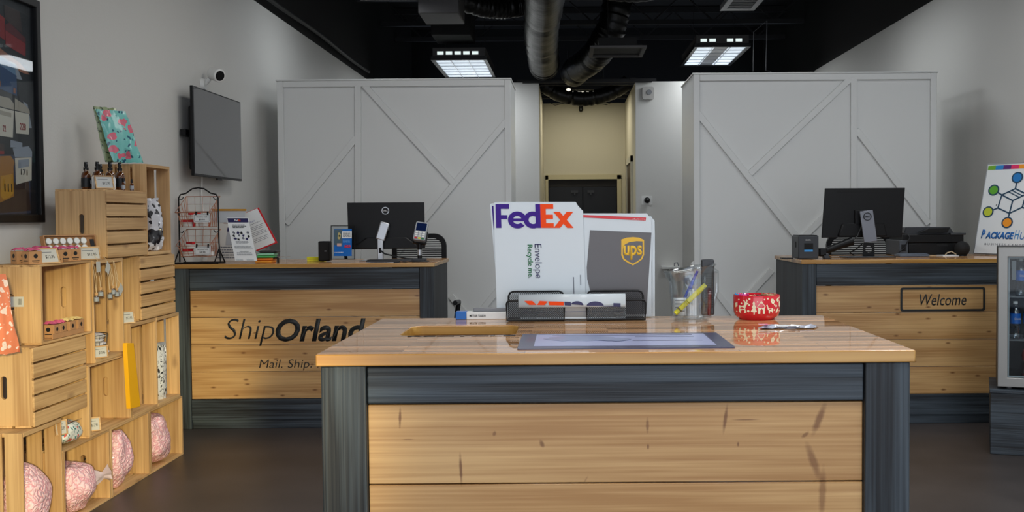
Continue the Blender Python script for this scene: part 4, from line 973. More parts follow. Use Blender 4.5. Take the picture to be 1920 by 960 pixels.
# slips of paper in pitcher
nt_ = thing('paper_slip', 'crumpled printed paper slip at the left side inside the pitcher', 'paper', (inp(1274, 580, -.01).x, pb.y+.045-.012, CT_+z_in))
g = G(); V_ = [[g.v((-.017+.0085*i, .006*math.sin(i*1.7+j*.5), .001+.009*j)) for i in range(5)] for j in range(6)]
for j in range(5):
    for i in range(4): g.fa([V_[j][i], V_[j][i+1], V_[j+1][i+1], V_[j+1][i]])
o_ = part('sheet', g, M['paper'], nt_); o_.modifiers.new('t', 'SOLIDIFY').thickness = .0005
part('print', (lambda g: [g.box(-.012, .012, -.0085, -.008, .012+.009*i, .0145+.009*i) for i in range(4)] and g)(G()), M['greyink'], nt_)
nt2 = tag(part('paper_slip', (lambda g: [g.box(-.009+.006*i, -.004+.006*i, -.001*i, .0006-.001*i, 0, .062+.006*(i%2)) for i in range(3)] and g)(G()), M['paper'], loc=(inp(1300, 580, 0).x, pb.y+.045+.002, CT_+z_in)), 'narrow white paper strip upright in the middle of the pitcher', 'paper')
# red bowl
bb = WZ(1425, 601, CT_); bw = thing('candy_bowl', 'red bowl with cream winter figures on the centre counter', 'bowl', (bb.x, bb.y+.048, CT_)); kk = (bb.y+.04)/2000
R_ = 43.5*kk; HB = WY(1425, 554, bb.y+.01).z - CT_
part('bowl_body', G().lathe([(0, .002), (R_*.70, .002), (R_*.74, 0), (R_*.78, .003), (R_*.93, .010), (R_*.99, .02), (R_, .03), (R_, HB-.002), (R_*.985, HB), (R_*.955, HB-.002), (R_*.95, .03), (R_*.9, .014), (0, .010)], n=64), M['bowlred'], bw)
def onbowl(poly, nm='printed_figure'):
    """poly in bowl-face units: x arc length from the front, y height"""
    g = G(); loops = [[Vector((p[0], p[1], 0)) for p in poly]]
    tri = tessellate_polygon(loops); vs = []
    for x, y in poly:
        a = -PI/2 + x/R_; rr = R_*(1.006 if y > .022 else 1.0); vs.append(g.v((rr*math.cos(a), rr*math.sin(a), y)))
    for a, b, c in tri: g.fa([vs[a], vs[b], vs[c]])
    return part(nm, g, M['cream_print'], bw, smooth=False)
def B_(u, v):   # photo position on the bowl front -> arc length, height
    x = (u-1425)*kk*1.0; a = math.asin(max(-.97, min(.97, x/R_))); return a*R_, HB - (v-557.5)*kk*1.02
def Bp(pts): return [B_(*p) for p in pts]
onbowl(Bp([(1388, 575), (1392, 576), (1396, 575), (1397, 570), (1394, 565), (1397, 566), (1399, 570), (1400, 563), (1402, 566), (1401, 570), (1404, 571), (1400, 574), (1398, 581), (1400, 588), (1396, 589), (1397, 584), (1394, 583), (1391, 585), (1391, 590), (1388, 587), (1388, 581)]))
onbowl(Bp([(1412.5, 566), (1415, 572), (1414, 573), (1417, 578), (1415, 579), (1418, 586), (1414, 587), (1414, 591), (1412, 591), (1412, 587), (1407, 586), (1411, 579), (1409, 578), (1411.5, 573), (1410, 572)]))
onbowl(Bp([(1426, 566), (1434, 577), (1432.5, 579), (1432.5, 590), (1429, 590), (1429, 583), (1427, 580), (1424, 583), (1424, 590), (1420, 590), (1420, 579), (1418, 578)]))
onbowl(Bp([(1435, 575), (1437, 573), (1438, 574), (1440, 580), (1448, 580), (1449, 583), (1448, 590), (1446, 586), (1443, 585), (1442, 590), (1440, 589), (1440, 584), (1438, 582), (1437, 577)]))
onbowl(Bp([(1445, 563), (1449, 563), (1453, 568), (1450, 573), (1447, 572), (1444, 568)])); onbowl(Bp([(1455, 567), (1459, 562), (1463, 561), (1461, 566), (1463, 568), (1459, 570), (1457, 567)]))
onbowl(Bp([(1462, 570), (1465.5, 568), (1466, 574), (1464, 580), (1462, 577)])); onbowl(Bp([(1454, 588), (1457, 583), (1461, 580), (1460, 585), (1457, 589)])); onbowl(Bp([(1383, 572), (1386, 570), (1386, 577), (1383.5, 580)]))
for u, v, r in ((1388, 565, 1.2), (1392, 571.5, 1.3), (1405, 563, 1.9), (1404.5, 574, 1.6), (1419, 568, 1.2), (1432, 564, 1.5), (1438.5, 562.5, 1.6), (1452, 574, 1.4), (1455.5, 576.5, 2.2), (1451.5, 583.5, 1.5), (1463, 586, 1.2), (1403, 585, 2.1), (1464, 561.5, .9), (1385, 587, 1)):
    onbowl(Bp([(u+r*math.cos(2*PI*i/10), v+r*math.sin(2*PI*i/10)) for i in range(10)]), 'printed_dot')
sw = [('blue-wrapped sweet at the left rim of the red bowl', (30, 150, 210), -.042, .012), ('pink-wrapped sweet at the left rim of the red bowl', (225, 60, 150), -.032, .006), ('gold and brown wrapped sweet at the right rim of the red bowl', (150, 110, 66), .026, .012), ('dark purple wrapped sweet at the right of the red bowl', (52, 34, 50), .016, .018), ('pale orange wrapped sweet in the middle of the red bowl', (236, 170, 120), -.012, .02), ('dark red wrapped sweet in the middle of the red bowl', (120, 10, 20), .004, -.004), ('tan wrapped sweet at the far right inside the red bowl', (190, 150, 110), .036, .0)]
for lb, c, x, y in sw:
    s_ = thing('wrapped_sweet', lb, 'sweet', (bw.location.x+x, bw.location.y+y, CT_+HB-.008), group=None)
    hz_ = .006 if abs(x) > .02 else .001
    part('wrapper', G().sph((0, 0, hz_-.002), (.009, .007, .006), 10, 6), P('sweet_wrap', c, .25, coat=.5, bump=.8, bscale=200), s_)
    for sg in (-1, 1): part('twist', G().cyl((sg*.007, 0, hz_), (sg*.012, .001, hz_+.002), .002, .005, 8), s_.children[0].data.materials[0], s_)
# crumpled sachet
a = WZ(1418, 616, CT_); b = WZ(1524, 616, CT_)
sc_ = thing('crumpled_wrapper', 'torn silvery sachet lying beside the red bowl', 'wrapper', ((a.x+b.x)/2, a.y, CT_)); hw = (b.x-a.x)/2
g = G(); rn = random.Random(11); rows = []
for j in range(5):
    rows.append([g.v((-hw + 2*hw*i/12 + rn.uniform(-.003, .003) + .006*j, -.02+.012*j + rn.uniform(-.003, .003), .001 + (rn.uniform(.001, .009) if 0 < i < 12 and 0 < j < 4 else rn.uniform(0, .003)))) for i in range(13)])
for j in range(4):
    for i in range(12): g.fa([rows[j][i], rows[j][i+1], rows[j+1][i+1], rows[j+1][i]])
o_ = part('foil_sheet', g, P('silvery_film', (176, 178, 190), .25, metal=.35, coat=.4), sc_, smooth=False); o_.modifiers.new('t', 'SOLIDIFY').thickness = .0006
part('white_flap', G().box(-.02, .035, -.021, -.006, .007, .0078), M['paper'], sc_); part('pink_corner', G().prism([(-hw+.004, -.012), (-hw+.03, -.016), (-hw+.026, .006), (-hw+.006, .008)], .001, TR(0, 0, .0095)), P('pink_foil', (226, 120, 170), .3, coat=.5), sc_)
# ================================================================== things on the left counter
# two-tier wire basket stand
SY = 6.56; sx0, sx1 = WY(337, 480, SY).x, WY(411, 480, SY).x; scx = (sx0+sx1)/2; shw = (sx1-sx0)/2
bs = thing('basket_stand', 'black wire stand with two hanging copper baskets on the left counter', 'basket stand', (scx, SY, 1.0))
zt_ = WY(375, 352, SY).z - 1; zs = WY(340, 365, SY).z - 1
arch = [(-shw, 0, .012)] + [(-shw, 0, zs*f) for f in (.3, .6, .95)] + [(-shw+.012, 0, zs), (-shw*.62, 0, zs+.008), (-shw*.3, 0, zt_-.006), (0, 0, zt_), (shw*.3, 0, zt_-.006), (shw*.62, 0, zs+.008), (shw-.012, 0, zs)] + [(shw, 0, zs*f) for f in (.95, .6, .3)] + [(shw+.008, 0, .012)]
part('arched_frame', G().tube(arch, .0045, 10), M['wire'], bs)
for s in (-1, 1): part('foot_brace', G().tube([(s*shw, 0, .09), (s*shw-.012, -.06, .005), (s*shw+.016, .06, .005), (s*shw, 0, .09)], .0045, 8), M['wire'], bs)
part('base_bar', G().tube([(-shw-.012, -.06, .006), (shw+.014, -.06, .006)], .0055, 8).tube([(-shw, .06, .006), (shw+.01, .06, .006)], .0045, 8), M['wire'], bs)
for zb_, i in ((WY(375, 436-12, SY).z-1, 0), (WY(375, 482, SY).z-1, 1)):
    zb_ = [WY(375, 425, SY).z-1, WY(375, 480, SY).z-1][i]; ztp = [WY(375, 368, SY).z-1, WY(375, 430, SY).z-1][i]
    bk = part('wire_basket', (lambda g: g)(G().tube([(-shw+.008, -.085, ztp-.10), (shw-.03, -.085, ztp-.10), (shw-.012, .075, ztp), (-shw+.02, .075, ztp)], .0028, 8, closed=True)), M['copper'], bs)
    g = G(); w0 = shw-.03
    for k in range(5):
        x = -w0 + 2*w0*k/4; zz = zb_
        g.tube([(x*1.12, -.085, ztp-.10), (x*.9, -.06, zz), (x*.9, .06, zz), (x*1.05, .075, ztp)], .0016, 6)
    for f in (.25, .5, .75, 1.0):
        g.tube([(-w0*1.1+.01*f, -.085+.02*f, ztp-.10+(zz-ztp+.10)*f), (w0*1.1-.01*f, -.085+.02*f, ztp-.10+(zz-ztp+.10)*f)], .0016, 6)
        g.tube([(-w0*1.1+.01*f, .075-.01*f, ztp+(zz-ztp)*f), (w0*1.1-.01*f, .075-.01*f, ztp+(zz-ztp)*f)], .0016, 6)
    for sgn in (-1, 1):
        for k in range(4):
            y0_, y1_ = -.08+.15*k/4, -.08+.15*(k+1)/4; za = ztp-.10+.10*k/4; g.tube([(sgn*w0*1.12, y0_, za), (sgn*w0*.92, y1_, zz)], .0016, 6); g.tube([(sgn*w0*.92, y0_, zz), (sgn*w0*1.1, y1_, za+.025)], .0016, 6)
    part('wire_grid', g, M['copper'], bk)
    for sgn in (-1, 1): part('hook', G().tube([(sgn*shw, 0, ztp-.015), (sgn*(shw-.02), .0, ztp-.02), (sgn*(shw-.03), 0, ztp-.005)], .003, 6), M['wire'], bk)
    cz = [WY(378, 409, SY-.09).z-1, WY(380, 470, SY-.09).z-1][i]; cxx = WY(379, 409, SY-.09).x - scx
    cd = part('price_card', G().prism(rrect(-.05, .05, -.026, .026, .004), .002, TR(cxx, -.093, cz) @ FRONT), M['paper'], bk)
    part('card_border', G().prism(rrect(-.045, .045, -.021, .021, .003), .0004, TR(cxx, -.0954, cz) @ FRONT, [rrect(-.0435, .0435, -.0195, .0195, .003)]), M['greyink'], cd)
    text(cd, 'PACKING TAPE', M['ink'], TR(cxx, -.0955, cz+.007) @ FRONT, w=.066, h=.007, ext=.0002); text(cd, '$3.95', M['ink'], TR(cxx, -.0955, cz-.009) @ FRONT, w=.036, h=.010, bold=.02, ext=.0002)
    for sgn in (-1, 1): part('card_clip', G().box(cxx+sgn*.035-.004, cxx+sgn*.035+.004, -.097, -.088, cz+.018, cz+.04), M['black'], cd)
def taperoll(label, x, y, z, r=.03, w_=.05, tilt=0.0, rz=0.0, c=None):
    t = thing('tape_roll', label, 'tape roll', (x, y, z), rot=(0, tilt, rz))
    part('tape', G().lathe([(r*.6, 0), (r, 0), (r, w_*.5), (r*.6, w_*.5)], (0, 0, 0), 24, closed=True), c or M['white'], t)
    part('red_dispenser', G().box(-r*1.3, r*1.25, -r*.35, r*.35, w_*.5, w_*.5+.016).box(r*1.05, r*1.35, -r*.35, r*.35, -.002, w_*.5), M['red'], t, bevel=.003)
    return t
zl0 = WY(375, 425, SY).z + .003; zl1 = WY(375, 480, SY).z + .003
for i, (x, y, z, lb, ti) in enumerate([(-.06, -.02, zl0, 'red tape dispenser at the left of the upper copper basket', 0), (.02, .02, zl0, 'red tape dispenser in the middle of the upper copper basket', 0), (-.02, -.012, zl0+.045, 'red tape dispenser lying on top in the upper copper basket', 0), (-.06, -.03, zl1, 'red tape dispenser at the left of the lower copper basket', 0), (.02, .02, zl1, 'red tape dispenser in the middle of the lower copper basket', 0), (.065, -.02, zl1, 'red tape dispenser at the right of the lower copper basket', 0), (-.05, -.01, zl1+.045, 'white tape roll with red holder on top in the lower copper basket', 0)]):
    taperoll(lb, scx+x, SY+y, z, rz=.4*i)
# gold-topped clear display board behind
t, Mq = board('display_board', 'gold-topped clear board with postal notices behind the basket stand', 'notice board', [(388, 489), (452, 489), (461, 392), (400, 392)], [6.80, 6.80, 6.86, 6.86], .004, P('board_backing', (206, 205, 200), .5))
on(t, Mq, -.02, 1.0, .965, 1.0, M['gold'], name='gold_strip', th=.006, lift=0); on(t, Mq, .06, .98, .74, .95, P('pale_blue_board', (186, 192, 198), .5), name='header_panel')
ont(t, Mq, 'Carolyn R', .62, .72, .5, .03, P('brown_lettering', (140, 60, 40), .5)); lines(t, Mq, .3, .9, [.05, .1, .15, .2, .25], .02, M['greyink'])
on(t, Mq, .5, .66, .56, .64, M['navy'], name='stamp', lift=.0012); on(t, Mq, .5, .82, .3, .55, M['greypaper'], name='inset', lift=.0012); on(t, Mq, .75, .81, .5, .545, M['ink'], name='stamp', lift=.002)
# red-backed folder with printed sheet, leaning
t, Mq = board('red_folder', 'tilted red-backed document folder leaning behind the leaflet', 'folder', [(481, 471), (520, 455), (485, 389), (446, 405)], [6.92, 6.92, 6.96, 6.96], .006, M['red'])
part('stand_foot', G().box(-.012, .012, .01, .02, 1.0-t.location.z, .03), M['grey'], t); on(t, Mq, -.1, .93, .03, .99, M['paper'], name='printed_sheet'); ont(t, Mq, 'CATION', .35, .73, .42, .04, P('blue_lettering', (70, 80, 150), .5)); lines(t, Mq, .1, .85, [.2, .24, .28, .36, .4, .44, .5, .54, .58, .66], .012, M['greyink'])
# leaflet
t, Mq = board('service_leaflet', 'tall white leaflet with a purple header in a clear stand', 'leaflet', [(441, 489), (482, 489), (464, 408), (426, 408)], [6.50, 6.50, 6.60, 6.60], .003, M['paper'])
on(t, Mq, .03, .97, .885, .985, M['navy'], name='header'); ont(t, Mq, 'Fed', .43, .935, .17, .05, M['paper'], lift=.002, bold=.04); ont(t, Mq, 'Ex', .58, .935, .11, .05, M['orange'], lift=.002, bold=.04)
lines(t, Mq, .2, .85, [.76, .79, .82], .014, M['ink'], jit=.2); lines(t, Mq, .2, .8, [.4, .42, .44], .008, M['greyink']); lines(t, Mq, .1, .92, [.31, .33], .009, M['greyink']); on(t, Mq, .1, .92, .27, .275, M['ink'], name='rule'); lines(t, Mq, .15, .9, [.13, .15, .18], .008, M['greyink']); ont(t, Mq, 'International', .5, .215, .4, .02, M['ink'], bold=.02)
rn = random.Random(5)
for k in range(12):
    cx_, cy_ = .2+.6*(k % 4)/3+rn.uniform(-.05, .05), .50+.07*(k//4)+rn.uniform(-.01, .01); on(t, Mq, 0,0,0,0, [M['navy'], M['ink'], M['greyink']][k % 3], poly=[(cx_+rn.uniform(.03, .09)*math.cos(a), cy_+rn.uniform(.015, .04)*math.sin(a)) for a in [2*PI*i/7 for i in range(7)]], name='illustration')
for x in (.06, .55): on(t, Mq, x, x+.32, .0, .035, M['clear'], name='clear_clip', th=.01, lift=.001)
# stack of coloured pouches
cols = [('orange pouch at the bottom of the small coloured stack', (232, 140, 30)), ('yellow-orange pouch second from the bottom of the small coloured stack', (220, 110, 30)), ('green pouch in the small coloured stack', (70, 170, 90)), ('pale green crinkled pouch in the small coloured stack', (140, 200, 170)), ('black wallet on top of the small coloured stack', (24, 26, 28))]
pA = WY(499, 488, 6.64)
for i, (lb, c) in enumerate(cols):
    t = thing('pouch', lb, 'pouch', (pA.x + .004*i, 6.64, 1.0 + .0155*i), rz=.06*(i % 3 - 1))
    g = G().box(-.055 if i < 4 else -.045, .05 if i < 4 else .062, -.045, .045, .0005, .0148); part('pouch_body', g, P('pouch_colour', c, .4, bump=.5, bscale=60), t, bevel=.005, seg=3)
    part('zip_edge', G().box(-.052, .047, -.0475, -.0455, .005, .009), P('pouch_trim', [min(255, x+40) for x in c], .4), t)
part_ = thing('scissors', 'thin dark scissors lying between the coloured stack and the partition side', 'scissors', (pA.x+.085, 6.62, 1.0), rz=.05)
part('blades', G().box(.0, .07, -.003, .003, .036, .039).box(-.005, .01, -.004, .004, .03, .036), M['steel'], part_); part('handles', G().tube([(-.03+.012*math.cos(a), .012*math.sin(a)*1.2, .03) for a in [2*PI*i/12 for i in range(12)]], .004, 6, closed=True).tube([(-.002, 0, .03), (-.018, 0, .03)], .004, 6).box(-.01, .0, -.004, .004, .0, .036), M['black'], part_)
# yellow notes pad
a = WZ(577, 490, 1.0); b = WZ(607, 490, 1.0)
yn = thing('note_pad', 'bright yellow note pads lying near the front of the left counter', 'note pad', ((a.x+b.x)/2, a.y, 1.0))
part('pad', G().box(-(b.x-a.x)/2, (b.x-a.x)/2, -.02, .05, 0, .014), M['yellow'], yn, bevel=.001); part('pad', G().box(-(b.x-a.x)/2-.001, (b.x-a.x)/2-.003, -.022, .045, .0145, .028), P('yellow_note_top', (220, 216, 30), .6), yn, bevel=.001)
# black cube speaker
a = WY(599, 480, 6.75); b = WY(620, 452, 6.75)
cs = thing('desktop_speaker', 'small black cube speaker beside the framed blue flyer', 'speaker', ((a.x+b.x)/2, 6.75, 1.0)); hw = (b.x-a.x)/2; hh = b.z-1.0
part('case', G().box(-hw, hw, -hw, hw, .004, hh), M['black'], cs, bevel=.008, seg=3); part('grille', G().prism(rrect(-hw+.006, hw-.006, .012, hh-.01, .01), .001, TR(0, -hw, 0) @ FRONT), M['blackmatte'], cs)
part('logo_plate', G().box(.004, .018, -hw-.0015, -hw-.001, hh*.5, hh*.5+.006), M['grey'], cs)
# framed blue flyer
t, Mq = board('framed_flyer', 'black-framed clear stand with a blue printer ink flyer', 'framed flyer', [(620, 486.5), (666, 486.5), (666, 423), (620.5, 423)], [6.62, 6.62, 6.68, 6.68], .003, M['glass'])
part('frame', G().prism([(0, 0), (1, 0), (1, 1), (0, 1)], .004, Mq, [[(.03, .02), (.97, .02), (.97, .98), (.03, .98)]]), M['black'], t)
on(t, Mq, .13, .86, .10, .90, M['blue'], name='blue_sheet', th=.0006); on(t, Mq, .15, .48, .42, .88, P('grey_photo_print', (70, 92, 104), .5), name='photo_print', lift=.002)
on(t, Mq, .46, .86, .62, .83, M['paper'], name='white_panel', lift=.0024); lines(t, Mq, .5, .84, [.66, .69, .72, .76, .79], .014, M['ink'], lift=.003); ont(t, Mq, '$20', .69, .38, .26, .09, P('flyer_red', (216, 40, 70), .5), lift=.003, bold=.05)
on(t, Mq, 0,0,0,0, P('khaki_print', (180, 166, 110), .5), poly=[(.28, .62), (.34, .58), (.40, .62), (.42, .74), (.36, .79), (.3, .78)], name='cartridge_print', lift=.003); on(t, Mq, 0,0,0,0, P('lens_print', (40, 50, 30), .5), poly=circ(.36, .69, .04, 12, .03), name='cartridge_spot', lift=.0036)
on(t, Mq, .26, .44, .38, .47, P('salmon_print', (196, 160, 150), .5), name='box_print', lift=.003); ont(t, Mq, 'LONG DELIVERY', .34, .2, .36, .03, M['paper'], lift=.003, bold=.02); lines(t, Mq, .5, .82, [.5, .53, .56], .01, P('pale_blue_print', (120, 180, 230), .5), lift=.003)
part('easel_leg', G().bar(Mq @ Vector((.5, .7, -.004)), (Mq @ Vector((.5, .0, -.004))) + Vector((0, .09, 0)), .02, .003), M['black'], t)
# monitors
def ringlogo(t, x, y, z, r, mat, mat2=None):
    part('logo_ring', G().prism(circ(0, 0, r, 28), .001, TR(x, y, z) @ FRONT, [circ(0, 0, r*.82, 28)]), mat, t)
    text(t, 'DELL', mat, TR(x, y-.0004, z) @ FRONT, w=r*1.35, h=r*.42, bold=.03, ext=.0006)
a = WY(652, 468, 6.85); b = WY(796, 379, 6.85); mc = (a.x+b.x)/2; mw = (b.x-a.x)/2; mz0, mz1 = a.z-1, b.z-1
mo = thing('monitor', 'black monitor seen from behind on the left counter, silver stand', 'monitor', (mc, 6.85, 1.0))
g = G().prism([(-mw+.006, mz0), (mw, mz0+.004), (mw-.002, mz1), (-mw, mz1)], -.012, TR(0, 0, 0) @ FRONT)
part('screen_shell', g, M['black'], mo, bevel=.003)
part('rear_bulge', G().prism([(-mw+.02, mz0+.002), (mw-.02, mz0+.006), (mw-.11, mz0+.075), (-mw+.12, mz0+.075)], .022, FRONT), M['black'], mo, bevel=.008, seg=3)
part('screen', G().box(-mw+.012, mw-.012, .0122, .0132, mz0+.02, mz1-.012), P('dark_screen', (20, 22, 28), .15), mo)
lz = WY(722, 395, 6.84).z-1; lx = WY(722, 395, 6.84).x-mc; ringlogo(mo, lx, -.0005, lz, .024, M['silver'])
sx_ = WY(715, 485, 6.82).x - mc
tp, bt = WY(722, 417, 6.79), WY(712.5, 450, 6.79)
part('stand_neck', G().bar((tp.x-mc, -.052, tp.z-1), (bt.x-mc, -.062, bt.z-1), .060, .016, up=(0, -1, 0)), M['silver'], mo, bevel=.007, seg=3)
part('stand_arm', G().box(-.02, .02, -.046, -.0, tp.z-1-.05, tp.z-1-.012), M['silver'], mo)
part('stand_column', G().box(sx_-.018, sx_+.018, -.068, -.046, .008, bt.z-1+.01), M['silver'], mo, bevel=.004)
part('cable_hole', G().box(sx_-.008, sx_+.008, -.0692, -.068, .05, .085), M['blackmatte'], mo)
part('stand_base', G().box(sx_-.115, sx_+.115, -.17, .02, 0, .008), M['silver'], mo, bevel=.003)
part('cable', G().tube([(sx_, -.07, .07), (sx_+.03, -.075, .045), (sx_+.09, -.05, .03), (sx_+.16, -.02, .012), (sx_+.26, .0, .006)], .005, 8), M['black'], mo)
kb = WZ(780, 487, 1.0)
tag(part('keyboard', G().box(-.16, .12, -.05, .06, .004, .014).box(-.155, .115, -.045, .055, .014, .018), M['darkgrey'], bevel=.003, loc=(WY(738, 484, 6.55).x, 6.55, 1.0)), 'low dark keyboard lying beside the silver monitor base', 'keyboard')
cl = thing('bulldog_clip', 'small metal clip on the front edge of the left counter', 'clip', (WY(745, 488, 6.47).x, 6.46, 1.0))
part('clip_body', G().prism([(-.02, -.005), (.02, -.005), (.012, .006), (-.012, .006)], .03, TR(0, .0, .003) @ FRONT), M['ink'], cl); part('clip_arm', G().tube([(-.01, -.005, .006), (.03, -.03, .008), (.06, -.03, .008), (.09, -.0, .004)], .002, 6), M['steel'], cl)
# card terminal on post
tx_ = WY(787, 484, 6.6).x
ct = thing('card_terminal', 'card payment terminal on a black post at the right end of the left counter', 'card terminal', (tx_, 6.6, 1.0))
zt_ = WY(787, 450, 6.6).z-1; zz1 = WY(790, 420, 6.6).z-1
part('post_base', G().box(-.05, .055, -.055, .045, 0, .006).box(-.04, .04, -.04, .035, .006, .022), M['darkgrey'], ct, bevel=.003); part('post', G().cyl((0, 0, .02), (0, 0, zt_), .014, n=18), M['black'], ct); part('post_label', G().cyl((0, 0, .04), (0, 0, .075), .0145, n=18), M['silver'], ct)
Mt_ = TR(.003, -.01, zt_+.005) @ Matrix.Rotation(.14, 4, 'Y') @ Matrix.Rotation(math.radians(62), 4, 'X')
part('terminal_body', G().prism(rrect(-.038, .038, -.02, .105, .01), .03, Mt_), P('silver_terminal', (150, 154, 160), .35, metal=.3), ct, bevel=.004)
part('terminal_cradle', G().prism(rrect(-.044, .044, -.028, .06, .01), .016, Mt_ @ TR(0, 0, -.017)), M['black'], ct, bevel=.003)
part('display', G().prism(rrect(-.031, .031, .045, .097, .003), .001, Mt_ @ TR(0, 0, .03)), P('terminal_display', (14, 28, 66), .12, em=.08), ct)
for r in range(4):
    for c_ in range(3): part('key', G().prism(rrect(-.03+c_*.0215, -.0135+c_*.0215, -.013+r*.0135, -.003+r*.0135, .002, 2), .002, Mt_ @ TR(0, 0, .03)), M['white'] if r else [M['red'], M['yellow'], M['green']][c_], ct)
# mesh office chairs
def chair(label, x, y, top, hw_, rz=0):
    t = thing('office_chair', label, 'chair', (x, y, 0), rz=rz)
    zb_ = .62; pts = rrect(-hw_, hw_, zb_, top, .09, 6); pin = rrect(-hw_+.035, hw_-.035, zb_+.035, top-.035, .06, 6)
    part('back_frame', G().prism(pts, .03, FRONT, [pin]), M['black'], t, bevel=.006)
    g = G(); z = zb_+.04
    while z < top-.04: g.box(-hw_+.03, hw_-.03, -.016, -.012, z, z+.008); z += .0155
    part('back_mesh', g, P('chair_mesh_strands', (34, 34, 36), .6), t, smooth=False)
    part('seat', G().prism(rrect(-.24, .24, -.27, .22, .08, 6), .07, TR(0, -.27, .44)), M['blackmatte'], t, bevel=.02, seg=3)
    part('back_bar', G().bar((0, .0, .46), (0, .02, .7), .06, .02), M['black'], t); part('back_bracket', G().box(-.03, .03, -.25, .01, .43, .45), M['black'], t)
    part('gas_column', G().cyl((0, -.27, .08), (0, -.27, .44), .025), M['black'], t)
    for k in range(5):
        a = 2*PI*k/5+.3; e = Vector((.28*math.cos(a), -.27+.28*math.sin(a), .07)); l_ = part('base_spoke', G().bar((0, -.27, .09), e, .04, .025), M['black'], t); part('castor', G().cyl(e+Vector((0, -.012, -.042)), e+Vector((0, .012, -.042)), .028), M['blackmatte'], l_)
    for s in (-1, 1): part('armrest', G().tube([(s*.26, -.05, .47), (s*.29, -.06, .66), (s*.29, -.32, .67)], .018, 8), M['black'], t)
    return t
chair('mesh-backed office chair behind the left counter, beside the card terminal', WY(783, 450, 7.75).x, 7.85, WY(810, 438, 7.75).z, .20)
chair('mesh-backed office chair behind the right counter and its monitor', WY(1614, 450, 7.65).x+.0, 7.72, WY(1614, 436, 7.65).z, .235)
# ================================================================== things on the right counter
a = WY(1497, 482, 6.52); b = WY(1535, 442, 6.52)
lp = thing('receipt_printer', 'black box receipt printer at the left end of the right counter', 'printer', ((a.x+b.x)/2, 6.52, 1.0)); hw = (b.x-a.x)/2; hh = b.z-1
part('case', G().box(-hw, hw, 0, .20, .004, hh), M['darkgrey'], lp, bevel=.005); part('lid', G().box(-hw+.006, hw-.006, .006, .19, hh, hh+.004), M['black'], lp, bevel=.002)
part('paper_slot', G().box(-.026, .028, -.0015, .001, hh*.36, hh*.68), M['blackmatte'], lp); part('display', G().box(-.026, .026, -.0025, -.0015, hh*.33, hh*.41), P('printer_display', (50, 130, 190), .3, em=.25), lp)
text(lp, 'RONGTA', M['white'], TR(-.002, -.0012, hh*.82) @ FRONT, w=.032, h=.007, bold=.03, ext=.0002); part('side_vent', G().box(-hw-.001, -hw, .06, .09, hh*.5, hh*.75), M['blackmatte'], lp)
tag(part('card_tray', G().box(-.05, .02, -.02, .04, 0, .006), M['black'], loc=(WY(1480, 483, 6.66).x, 6.66, 1.0)), 'flat black tray left of the receipt printer', 'tray')
# barcode scanner
s0 = WY(1540, 474, 6.62); s1 = WY(1598, 452, 6.66); so = Vector(((s0.x+s1.x)/2, 6.62, 1.0))
bs_ = thing('barcode_scanner', 'long black handheld scanner lying tilted beside the receipt printer', 'scanner', so)
part('body', G().tube([s0-so, (s0+s1)/2-so+Vector((0, 0, .002)), s1-so], [.021, .022, .027], 14), M['black'], bs_, bevel=.003); part('scan_head', G().bar(s0-so+Vector((-.018, 0, .004)), s0-so+Vector((.03, 0, .004)), .06, .052), M['black'], bs_, bevel=.008)
part('rest_foot', G().prism([(-.09, 0), (-.05, 0), (-.065, .035), (-.095, .03)], .05, TR(0, .02, 0) @ FRONT), M['darkgrey'], bs_, bevel=.003)
part('cable', G().tube([s1-so, s1-so+Vector((.04, .03, .03)), s1-so+Vector((.07, .05, .09))], .004, 6), M['black'], bs_)
# right monitor
a = WY(1540, 446, 6.85); b = WY(1698, 352, 6.85); mc = (a.x+b.x)/2; mw = (b.x-a.x)/2; mz0, mz1 = a.z-1, b.z-1
mo = thing('monitor', 'black monitor seen from behind on the right counter, plate stand with round emblem', 'monitor', (mc, 6.85, 1.0), rz=.03)
part('screen_shell', G().prism([(-mw, mz0), (mw-.02, mz0+.0), (mw, mz1), (-mw+.022, mz1)], -.012, FRONT), M['black'], mo, bevel=.003)
part('rear_cover', G().prism([(-.17, mz0+.01), (.15, mz0+.01), (.13, mz0+.09), (-.14, mz0+.09)], .02, FRONT), M['black'], mo, bevel=.008, seg=3)
part('vent_slot', G().box(-.17, .19, -.0012, 0, mz1-.025, mz1-.020), M['blackmatte'], mo); part('mount_plate', G().box(-.06, .055, -.02, 0, mz0+.08, mz1-.14), M['black'], mo, bevel=.003)
part('screen', G().box(-mw+.03, mw-.03, .0122, .0132, mz0+.02, mz1-.012), P('dark_screen_right', (20, 22, 28), .15), mo)
tp = WY(1624, 395, 6.78); bt = WY(1634, 454, 6.74)
part('stand_plate', G().bar((tp.x-mc, -.062, tp.z-1), (bt.x-mc, -.082, bt.z-1), .085, .012, up=(0, -1, 0)), P('anodised_grey', (124, 126, 134), .35, metal=.6), mo, bevel=.003)
ringlogo(mo, WY(1625.5, 406, 6.78).x-mc, -.0755, WY(1625.5, 406, 6.78).z-1, .026, M['ink'])
part('stand_arm', G().box(tp.x-mc-.03, tp.x-mc+.03, -.06, -.0, tp.z-1-.08, tp.z-1-.02), M['black'], mo)
nx = WY(1629, 470, 6.77).x-mc
part('stand_neck', G().prism([(nx-.038, .008), (nx+.038, .008), (nx+.036, .09), (nx-.034, .09)], .012, TR(0, -.062, 0) @ FRONT, [circ(nx, .052, .022, 20)]), M['black'], mo, bevel=.002)
